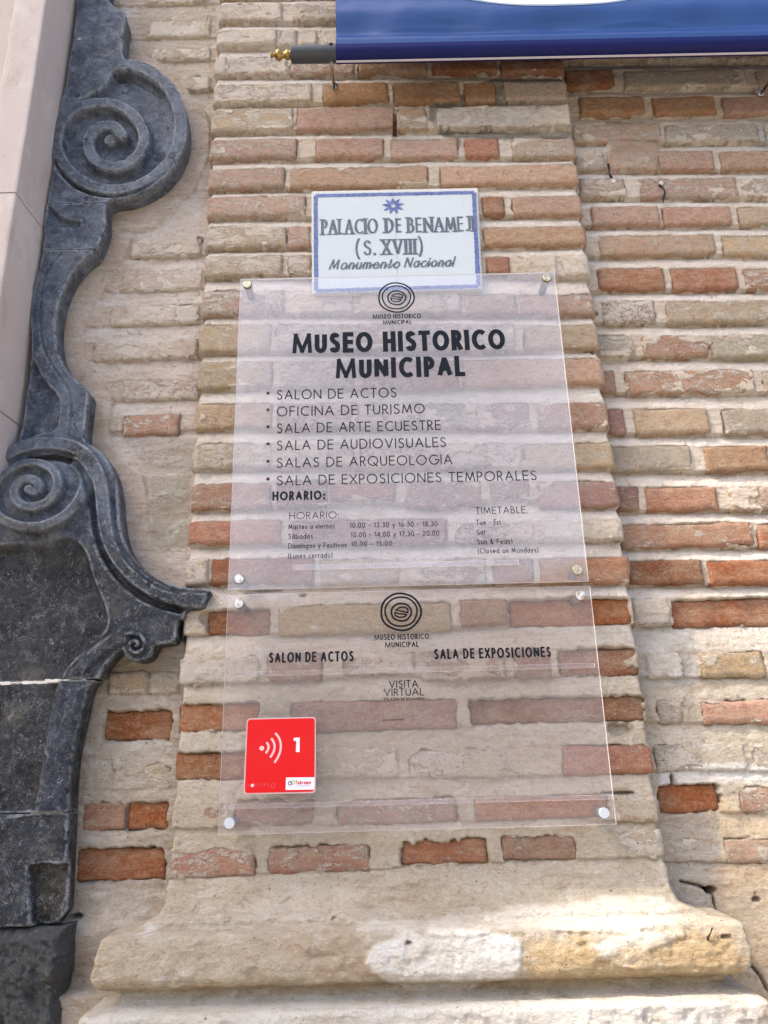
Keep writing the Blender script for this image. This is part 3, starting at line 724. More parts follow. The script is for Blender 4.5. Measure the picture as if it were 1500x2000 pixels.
def right_extra(X, Z, H, C, patch):
    C = patch([(1180, 232), (1290, 236), (1285, 330), (1190, 334), (1190, 290)], (0.42, 0.29, 0.21), 0.006, 0.008, 0.8)
    P = np.array([at(a, b, YW) for a, b in [(1190, 275), (1285, 280), (1280, 326), (1195, 328)]]); d = poly_sdf(X, Z, P) + 0.004 * fbm(X, Z, 40, 3)
    H = np.maximum(H, 0.006 * sstep(0.006, -0.006, d) + np.where(d < 0.006, 0, -1))
    C = patch([(1465, 225), (1600, 220), (1600, 290), (1480, 285)], (0.50, 0.49, 0.45), 0.006, 0.01, 0.8)
    C = patch([(1405, 1560), (1440, 1550), (1442, 1640), (1410, 1640)], (0.72, 0.62, 0.45), 0.005)
    C = patch([(1290, 1500), (1420, 1490), (1560, 1495), (1560, 1520), (1420, 1530), (1290, 1532)], (0.74, 0.71, 0.66), 0.004)
    C = patch([(1240, 1225), (1360, 1215), (1365, 1340), (1250, 1345)], (0.55, 0.51, 0.46), 0.01, 0.01, 0.8)
    C = patch([(1300, 1600), (1410, 1590), (1420, 1800), (1330, 1790)], (0.46, 0.41, 0.36), 0.01, 0.01, 0.7)
    C = patch([(1400, 1590), (1700, 1580), (1700, 2100), (1420, 2100)], (0.62, 0.49, 0.34), 0.02, 0.02, 0.8)
    H, C = holes(X, Z, H, C, [(1470, 1172, 45, 6, 0.02), (1388, 1739, 12, 7, 0.03), (1398, 1790, 6, 6, 0.02), (1240, 338, 3, 4, 0.01), (1315, 1522, 5, 9, 0.02), (1408, 1560, 5, 9, 0.02), (1478, 1757, 9, 5, 0.01), (1405, 1812, 9, 5, 0.02), (1250, 560, 4, 3, 0.01), (1162, 612, 7, 6, 0.014)], YW)
    # the crack running down beside the moulding
    P = np.array([at(a, b, YW) for a, b in [(1330, 1722), (1365, 1730), (1392, 1742), (1400, 1785), (1425, 1800), (1440, 1840), (1462, 1880), (1485, 1905), (1500, 1935)]])
    d = line_dist(X, Z, P) + 0.0010 * fbm(X, Z, 80, 8); a = sstep(0.0035, 0.0008, d)
    H = H - 0.012 * a; C = C * (1 - 0.75 * a[..., None]) + np.array([0.10, 0.07, 0.05]) * 0.75 * a[..., None]
    return H, C


def left_extra(X, Z, H, C, patch):
    H = H + 0.004 * fbm(X, Z, 11, 71, 5, 1.6) + 0.0018 * fbm(X, Z, 50, 73, 4)
    # smooth rendered band that follows the marble's outline
    C = C * np.array([0.84, 0.83, 0.85])
    out = [(258, 110), (300, 118), (345, 140), (375, 190), (405, 225), (412, 260), (408, 310), (380, 375), (330, 420), (300, 450), (265, 455), (245, 500), (225, 545), (190, 590), (165, 640), (168, 700), (200, 750), (222, 775), (215, 850),
           (235, 900), (280, 930), (290, 985), (292, 1050), (330, 1100), (372, 1140), (380, 1170), (300, 1170), (200, 1000), (100, 800), (60, 600), (150, 400), (200, 100)]
    P = np.array([at(a, b, YW) for a, b in out]); d = poly_sdf(X, Z, P) + 0.004 * fbm(X, Z, 18, 31, 3)
    a = sstep(0.004, -0.004, d)
    H = H * (1 - a) + a * (0.007 + 0.0008 * fbm(X, Z, 40, 12))
    a3 = (a * 0.85)[..., None]; C = C * (1 - a3) + np.array([0.54, 0.44, 0.36]) * a3
    C = patch([(290, 930), (376, 925), (372, 1070), (296, 1075)], (0.42, 0.38, 0.31), 0.006, 0.008, 0.9, base=C)
    C = patch([(235, 855), (385, 860), (380, 925), (300, 925)], (0.46, 0.41, 0.35), 0.008, 0.01, 0.9)
    C = patch([(270, 0), (420, 0), (420, 440), (390, 440), (400, 300), (360, 150), (270, 110)], (0.50, 0.42, 0.32), 0.02, 0.02, 0.7)
    C = patch([(230, 1280), (350, 1270), (345, 1345), (215, 1350)], (0.40, 0.345, 0.25), 0.01, 0.01, 0.7)
    H, C = holes(X, Z, H, C, [(366, 1240, 9, 22, 0.035), (392, 470, 6, 9, 0.015), (384, 605, 6, 6, 0.02), (148, 1790, 14, 5, 0.02), (384, 760, 5, 5, 0.012), (388, 150, 6, 8, 0.012), (300, 565, 40, 2, 0.006), (275, 500, 40, 3, 0.006)], YW)
    # small cavetto where the wall meets its own footing
    H = H + np.interp(Z, [1.0, 1.225, 1.235, 1.26, 1.32, 1.36, 4], [0.03, 0.03, 0.004, 0.0, 0.010, 0.0, 0.0]) * sstep(1.40, 1.35, Z) + 0.01 * sstep(1.24, 1.225, Z)
    return H, C


side_wall('brick_wall', 0.40, 1.34, RW, 21, 'recessed brick wall to the right of the pilaster, nearly every course exposed', extra=right_extra)
side_wall('brick_wall', -1.06, -0.40, LW, 45, 'narrow recessed brick wall between grey marble scroll and pilaster, mostly rendered over', extra=left_extra, recess=0.006)

# ------------------------------------------------------------------ grey marble surround
YM = -0.012
OUT = [(150, -60), (148, 40), (136, 110), (128, 165), (118, 200), (108, 232), (99, 262), (98, 300), (106, 328), (96, 360), (93, 395), (87, 402), (85, 470), (78, 520), (63, 565), (58, 620), (62, 665), (58, 720), (50, 770), (40, 835),
       (34, 866), (18, 884), (0, 902), (-25, 915), (-60, 930), (-60, 1812), (40, 1812), (122, 1806), (128, 1690), (132, 1600), (134, 1555), (138, 1500), (146, 1450), (158, 1400), (168, 1355), (176, 1336), (192, 1326), (200, 1306),
       (214, 1288), (232, 1270), (242, 1268), (243, 1278), (251, 1288), (268, 1292), (285, 1289), (296, 1278), (300, 1260), (318, 1257), (342, 1254), (346, 1212), (360, 1207), (363, 1193), (398, 1190), (404, 1170), (412, 1160), (408, 1151),
       (378, 1149), (352, 1146), (330, 1141), (302, 1128), (275, 1106), (252, 1080), (238, 1046), (232, 1001), (230, 960), (222, 925), (208, 895), (186, 873), (163, 862), (165, 830), (171, 780), (172, 762), (150, 744), (128, 720), (112, 688),
       (107, 640), (114, 590), (132, 543), (160, 508), (188, 487), (206, 440), (205, 404), (212, 388), (245, 384), (280, 373), (318, 350), (345, 318), (362, 280), (366, 245), (360, 205), (345, 170), (320, 142), (290, 122), (262, 116),
       (238, 114), (240, 62), (246, 24), (228, 14), (205, -5), (215, -60)]


def smooth_poly(P, it=1):
    for _ in range(it):
        Q = []
        for i in range(len(P)):
            a, b = P[i], P[(i + 1) % len(P)]; Q += [a * 0.78 + b * 0.22, a * 0.22 + b * 0.78]
        P = np.array(Q)
    return P


def w(pts, Y=YM): return np.array([at(a, b, Y) for a, b in pts])
def smooth_line(P, it=2):
    for _ in range(it):
        Q = [P[0]]
        for i in range(len(P) - 1): Q += [P[i] * 0.75 + P[i + 1] * 0.25, P[i] * 0.25 + P[i + 1] * 0.75]
        Q.append(P[-1]); P = np.array(Q)
    return P


POLY = smooth_poly(w(OUT), 1)
r = 0.0026
x0, z0 = POLY.min(0) - r; x1, z1 = POLY.max(0) + r
gx = np.arange(x0, x1 + r, r); gz = np.arange(z1, z0 - r, -r)
X, Z = np.meshgrid(gx, gz, indexing='ij')
D = poly_sdf(X, Z, POLY)
cx = (X[:-1, :-1] + X[1:, 1:]) / 2; cz = (Z[:-1, :-1] + Z[1:, 1:]) / 2
inside = poly_sdf(cx, cz, POLY) < 0.0
mm = 0.00097
HM = np.zeros_like(X); TM = np.empty(X.shape + (3,)); TM[:] = (0.112, 0.128, 0.160)


def ridge(pts, half, soft, height, sub=2):
    d = line_dist(X, Z, smooth_line(w(pts), sub)); return height * sstep(half + soft, half - soft * 0.3, d)


# top volute
S1 = [(226, 127), (268, 127), (312, 150), (344, 192), (353, 245), (344, 297), (312, 336), (268, 362), (222, 372), (174, 362), (134, 334), (110, 296), (108, 260), (124, 228), (152, 206), (190, 197), (228, 201), (262, 222), (282, 255),
      (279, 290), (257, 315), (222, 327), (190, 317), (172, 293), (171, 268), (184, 250), (205, 242), (226, 246), (237, 262)]
disc = poly_sdf(X, Z, smooth_poly(w([(232, 118), (290, 122), (345, 170), (366, 245), (345, 318), (280, 373), (212, 388), (150, 372), (106, 330), (99, 265), (125, 215), (165, 190), (205, 170)]), 2))
bowl = sstep(0.004, -0.010, disc)
HM -= 0.026 * bowl
HM += ridge(S1, 0.0135, 0.0048, 0.027) * bowl
e = np.hypot(X - at(214, 268, YM)[0], Z - at(214, 268, YM)[1]); HM += 0.020 * sstep(0.026, 0.012, e) * bowl
HM -= 0.010 * sstep(0.012, 0.0, line_dist(X, Z, w([(222, 140), (262, 142), (305, 168)]))) * bowl
# folded leaf under the volute, and the sunk panel beside the S band
HM -= 0.014 * sstep(0.004, -0.004, poly_sdf(X, Z, w([(96, 402), (118, 424), (156, 434), (150, 450), (100, 440), (90, 425)])) ) * sstep(0.03, 0.0, line_dist(X, Z, w([(100, 404), (125, 428), (156, 434)])))
panel = poly_sdf(X, Z, smooth_poly(w([(60, 700), (70, 705), (84, 738), (116, 772), (118, 800), (112, 842), (70, 848), (34, 872), (40, 820), (50, 760)]), 1))
HM -= 0.015 * sstep(0.001, -0.008, panel)
HM -= 0.004 * sstep(0.003, 0.0, line_dist(X, Z, smooth_line(w([(120, 495), (95, 520), (82, 560), (78, 620), (82, 670), (96, 705), (126, 745), (140, 775), (136, 850)]))))
# lower volute
boss = np.hypot(X - at(84, 975, YM)[0], (Z - at(84, 975, YM)[1])); HM += 0.020 * sstep(0.115, 0.05, boss) * sstep(at(0, 1062, YM)[1] - 0.01, at(0, 1040, YM)[1], Z)
S2 = [(70, 966), (84, 974), (92, 958), (78, 945), (54, 948), (40, 968), (46, 992), (76, 1002), (108, 990), (127, 965), (124, 935), (98, 914), (58, 911), (22, 926), (-4, 952), (-10, 985), (6, 1016), (46, 1036), (92, 1038), (132, 1020), (160, 990), (173, 955), (168, 925), (148, 905)]
HM += ridge(S2, 0.0085, 0.0050, 0.018)
# double moulded band sweeping from the lower volute to the tip
BAND = [(-20, 905), (8, 893), (45, 876), (92, 868), (140, 872), (172, 890), (194, 925), (203, 965), (206, 1012), (216, 1062), (240, 1104), (276, 1138), (316, 1162), (356, 1174), (400, 1174)]
HM += ridge(BAND, 0.0135, 0.0045, 0.014)
GRO = [(60, 898), (110, 893), (150, 905), (172, 935), (182, 975), (184, 1020), (196, 1072), (222, 1118), (258, 1152), (300, 1178), (350, 1190)]
HM -= ridge(GRO, 0.005, 0.0045, 0.020)
HM -= 0.006 * sstep(0.004, 0.0, line_dist(X, Z, smooth_line(w([(222, 930), (222, 1000), (228, 1052), (246, 1092), (272, 1120), (310, 1148), (350, 1160)]))))
# under-side of the volute and the sunk dark panel
pan2 = poly_sdf(X, Z, smooth_poly(w([(-60, 1070), (20, 1062), (90, 1062), (140, 1045), (168, 1075), (182, 1130), (205, 1180), (212, 1222), (180, 1262), (140, 1290), (112, 1330), (96, 1400), (84, 1500), (66, 1590), (-60, 1600)]), 2))
HM -= 0.026 * sstep(0.004, -0.014, pan2)
# small volute
c3 = at(269, 1262, YM); e3 = np.hypot(X - c3[0], Z - c3[1]); HM += 0.004 * sstep(0.032, 0.026, e3)
S3 = [(268, 1264), (274, 1260), (268, 1252), (258, 1256), (256, 1268), (266, 1277), (280, 1274), (288, 1262), (284, 1246), (268, 1238), (250, 1238)]
HM += ridge(S3, 0.0030, 0.0032, 0.011)
HM += ridge([(240, 1240), (205, 1262), (170, 1290), (150, 1318)], 0.010, 0.012, 0.008)
HM -= ridge([(215, 1235), (175, 1262), (145, 1300)], 0.002, 0.006, 0.006)
# leg: a smooth band between dark panel and outer edge
leg = poly_sdf(X, Z, w([(118, 1335), (168, 1338), (150, 1400), (132, 1480), (124, 1585), (66, 1588), (84, 1500), (98, 1410)]))
HM += 0.010 * sstep(0.012, -0.012, leg)
TM += np.array([0.015, 0.03, 0.06]) * (sstep(0.002, -0.004, leg))[..., None]
HM += 0.0016 * fbm(X, Z, 18, 7, 4) + 0.0012 * fbm(X, Z, 60, 8, 4) - 0.004 * sstep(0.42, 0.62, fbm(X, Z, 34, 18, 5))
HM -= 0.004 * (1 - np.sqrt(np.clip(1 - (1 - np.clip(-D / 0.005, 0, 1)) ** 2, 0, 1)))
HM += 0.004 * sstep(at(0, 1600, YM)[1], at(0, 1640, YM)[1], Z) * fbm(X, Z, 30, 15, 5)
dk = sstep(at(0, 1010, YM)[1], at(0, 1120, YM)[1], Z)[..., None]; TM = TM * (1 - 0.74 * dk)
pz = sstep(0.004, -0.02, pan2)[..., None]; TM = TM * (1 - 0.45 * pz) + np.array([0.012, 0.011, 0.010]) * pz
# grime washed out under the volutes
for pl, am in (([(200, 370), (300, 345), (360, 290)], 0.0), ([(10, 1075), (60, 1085), (140, 1090), (165, 1070)], 0.7), ([(85, 898), (150, 888), (180, 905)], 0.8)):
    gm = (am * sstep(0.02, 0.0, line_dist(X, Z, w(pl))))[..., None]; TM = TM * (1 - gm) + np.array([0.055, 0.05, 0.035]) * gm
hol = poly_sdf(X, Z, w([(58, 1692), (140, 1690), (140, 1830), (62, 1830)])); HM -= 0.020 * sstep(0.003, -0.004, hol + 0.006 * fbm(X, Z, 30, 44, 4)); hz = sstep(0.004, -0.004, hol)[..., None]; TM = TM * (1 - 0.7 * hz) + np.array([0.045, 0.034, 0.02]) * hz
# snap the rim vertices onto the outline
kept = inside; nxg, nzg = X.shape
idx = np.arange(nxg * nzg).reshape(nxg, nzg)
Pn = POLY; Pm = np.roll(POLY, -1, 0)


def nearest_on_poly(px, pz):
    best = None; bd = 1e9
    e = Pm - Pn; l2 = (e ** 2).sum(1) + 1e-12
    t = np.clip(((px - Pn[:, 0]) * e[:, 0] + (pz - Pn[:, 1]) * e[:, 1]) / l2, 0, 1)
    q = Pn + e * t[:, None]; d = (q[:, 0] - px) ** 2 + (q[:, 1] - pz) ** 2; k = d.argmin(); return q[k]


pad = np.zeros((nxg + 1, nzg + 1), bool); pad[1:-1, 1:-1] = kept
cnt = pad[:-1, :-1].astype(int) + pad[1:, :-1] + pad[:-1, 1:] + pad[1:, 1:]
rim = (cnt > 0) & (cnt < 4)
Xs, Zs = X.copy(), Z.copy()
for i, j in zip(*np.nonzero(rim)):
    q = nearest_on_poly(X[i, j], Z[i, j]); Xs[i, j], Zs[i, j] = q
surround = empty('marble_surround', (at(110, 1000)[0], 0, 0), 'carved dark grey marble door surround on the left with curling volutes', 'door surround')
jz = [at(180, 72, YM)[1], at(120, 397, YM)[1], at(120, 487, YM)[1], at(80, 1328, YM)[1], at(80, 1587, YM)[1]]
cellz = cz[0]; bands = np.searchsorted(-np.array(jz), -cellz)
YB = YW - 0.010
Yv = YM - HM
for k in range(6):
    sel = kept & (bands[None, :] == k)
    # leave the joint open by one cell
    rows = np.nonzero(bands == k)[0]
    if len(rows) == 0: continue
    if k > 0: sel[:, rows[0]] = False
    if not sel.any(): continue
    ci, cj = np.nonzero(sel)
    q = np.stack([idx[ci, cj], idx[ci, cj + 1], idx[ci + 1, cj + 1], idx[ci + 1, cj]], 1)
    # boundary edges -> side walls
    p2 = np.zeros((nxg + 1, nzg + 1), bool); p2[1:-1, 1:-1] = sel
    sk = []
    for (di, dj, ea, eb) in ((-1, 0, (0, 0), (0, 1)), (1, 0, (1, 1), (1, 0)), (0, -1, (1, 0), (0, 0)), (0, 1, (0, 1), (1, 1))):
        nb = p2[1 + di:nxg + di, 1 + dj:nzg + dj]
        bi, bj = np.nonzero(sel & ~nb)
        sk.append(np.stack([idx[bi + ea[0], bj + ea[1]], idx[bi + eb[0], bj + eb[1]]], 1))
    sk = np.vstack(sk)
    used = np.unique(np.concatenate([q.ravel(), sk.ravel()])); mp = -np.ones(nxg * nzg, int); mp[used] = np.arange(len(used))
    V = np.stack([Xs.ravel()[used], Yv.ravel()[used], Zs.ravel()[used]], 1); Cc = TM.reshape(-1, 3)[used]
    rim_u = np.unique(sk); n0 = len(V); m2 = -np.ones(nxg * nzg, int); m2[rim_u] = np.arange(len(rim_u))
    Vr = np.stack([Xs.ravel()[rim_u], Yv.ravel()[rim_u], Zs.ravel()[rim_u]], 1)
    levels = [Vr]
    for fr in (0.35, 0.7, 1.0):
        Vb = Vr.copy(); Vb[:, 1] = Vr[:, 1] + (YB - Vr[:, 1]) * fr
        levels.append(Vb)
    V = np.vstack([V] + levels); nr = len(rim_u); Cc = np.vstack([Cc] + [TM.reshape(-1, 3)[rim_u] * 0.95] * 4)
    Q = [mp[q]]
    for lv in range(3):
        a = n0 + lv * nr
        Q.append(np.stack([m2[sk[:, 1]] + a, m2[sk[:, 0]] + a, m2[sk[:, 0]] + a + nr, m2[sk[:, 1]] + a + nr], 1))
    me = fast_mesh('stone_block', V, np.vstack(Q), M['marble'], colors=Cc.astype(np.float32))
    link('stone_block', me, surround)
# mortar visible in the joints, black hollow and rough footing below
for k, (xa, xb, yy) in enumerate([(143, 238, 72), (96, 200, 397), (86, 176, 487), (-50, 172, 1328), (-50, 128, 1587)]):
    a = at(xa, yy, YM); b_ = at(xb, yy, YM); jm = MB(); jn = 24
    zc = jz[k] - 0.0013
    for q in range(jn):
        u0, u1 = q / jn, (q + 1) / jn; X0_, X1_ = a[0] + 0.005 + (b_[0] - a[0] - 0.010) * u0, a[0] + 0.005 + (b_[0] - a[0] - 0.010) * u1
        yy_ = (YM + 0.002 if k < 3 else YM + (0.024 if X1_ < at(90, 1330, YM)[0] else 0.0)) + random.uniform(0, 0.0015)
        jm.box(X0_, X1_, yy_, YB, zc - random.uniform(0.0020, 0.0042), zc + random.uniform(0.0016, 0.003))
    jm.build('joint_mortar', M['lime'], surround)
rx0 = at(-200, 1900, 0)[0]; rx1 = at(114, 1900, -0.02)[0]; rz1 = at(60, 1818, -0.02)[1]
gx = np.linspace(rx0, rx1, 150); gz = np.linspace(rz1, 0.95, 190); X, Z = np.meshgrid(gx, gz, indexing='ij')
Hh = 0.020 * fbm(X + 0.5 * Z, Z, 14, 55, 5) - 0.020 * np.abs(fbm(X + 0.6 * Z, Z, 26, 57, 5)) - 0.010 * np.abs(fbm(X + 0.6 * Z, Z, 70, 58, 4)) + 0.010
ef = np.minimum((rx1 - X), (rz1 - Z)); Hh -= 0.02 * sstep(0.015, 0.0, ef)
V = np.stack([X + 0.007 * fbm(X, Z, 26, 4), -0.016 - Hh, Z + 0.006 * fbm(X, Z, 26, 5)], -1); sh = V.shape
Vb = V.copy(); Vb[:, :, 1] = YW + 0.02
ring = [(i, 0) for i in range(sh[0])] + [(sh[0] - 1, j) for j in range(1, sh[1])]
vv = np.vstack([V.reshape(-1, 3), np.array([Vb[i, j] for i, j in ring])]); n0 = sh[0] * sh[1]
sq = [(ring[i][0] * sh[1] + ring[i][1], n0 + i, n0 + i + 1, ring[i + 1][0] * sh[1] + ring[i + 1][1]) for i in range(len(ring) - 1)]
link('footing_stone', fast_mesh('footing_stone', vv, np.vstack([grid_quads(sh[0], sh[1]), np.array(sq)[:, ::-1]]), M['rock']), surround)
fb = MB(); fb.box(rx0, rx1 - 0.01, -0.01, YW + 0.02, 0, 0.95); fb.build('footing_base', M['rock'], surround)
# ------------------------------------------------------------------ pale stone jamb
jamb = empty('stone_jamb', (-1.0, -0.1, 0), 'pale pinkish stone jamb along the left edge, standing forward of the marble', 'door jamb')
JY = -0.125; JX = -0.8365; JX2 = -0.899
z1j = at(20, 376, JY)[1]; z2j = at(20, 776, JY)[1]
z3j = at(0, 900, JY)[1]; cuts = [3.9, z1j, z2j, z3j]
for a, b_ in zip(cuts[:-1], cuts[1:]):
    nzj = max(2, int((a - b_) / 0.04)); zz = np.linspace(a - 0.0016, b_ + 0.0016, nzj)
    prof = [(-1.5, JY + 0.05), (-0.935, JY + 0.05), (-0.931, JY + 0.03), (-0.915, JY + 0.025), (-0.912, JY + 0.004), (-0.908, JY), (JX2, JY - 0.001), (-0.87, JY), (JX - 0.005, JY), (JX - 0.0012, JY + 0.0016), (JX, JY + 0.006), (JX + 0.001, JY + 0.05), (JX + 0.008, 0.0), (JX + 0.008, YW)]
    P = np.array(prof); V = []
    for zi in zz:
        for (px_, py_) in P: V.append((px_ + 0.0018 * vnoise(np.array(zi * 30), np.array(px_ * 20), 4), py_ + 0.0018 * vnoise(np.array(zi * 25 + 9), np.array(px_ * 20), 6), zi))
    n = len(P); V = np.array(V).reshape(nzj, n, 3)
    top = V[0].copy(); q = grid_quads(nzj, n)[:, ::-1]
    # cap the block's bed faces
    Vt = [np.array([-1.5, YW, zz[0]]), np.array([-1.5, YW, zz[-1]])]
    VV = np.vstack([V.reshape(-1, 3), Vt]); tr = [(nzj * n, i, i + 1) for i in range(n - 1)] + [(nzj * n + 1, (nzj - 1) * n + i + 1, (nzj - 1) * n + i) for i in range(n - 1)]
    link('stone_block', fast_mesh('stone_block', VV, q, M['stone'], tr, smooth=False), jamb)

lj = MB(); lj.box(-1.5, at(-70, 1000, YM)[0] - 0.004, -0.005, YW, 0, z3j - 0.002); lj.build('jamb_foot', M['stone'], jamb)
# ------------------------------------------------------------------ lettering
def arc(cx_, cy_, rx, ry, a0, a1, n=10):
    return [(cx_ + rx * math.cos(math.radians(a0 + (a1 - a0) * k / n)), cy_ + ry * math.sin(math.radians(a0 + (a1 - a0) * k / n))) for k in range(n + 1)]


def bowl_(x, y0, y1, wd, n=8):            # a D-shaped bowl closed against a stem at x
    cy_ = (y0 + y1) / 2; rr = (y1 - y0) / 2; rx = min(rr, wd)
    return [(x, y1)] + arc(x + wd - rx, cy_, rx, rr, 90, -90, n) + [(x, y0)]


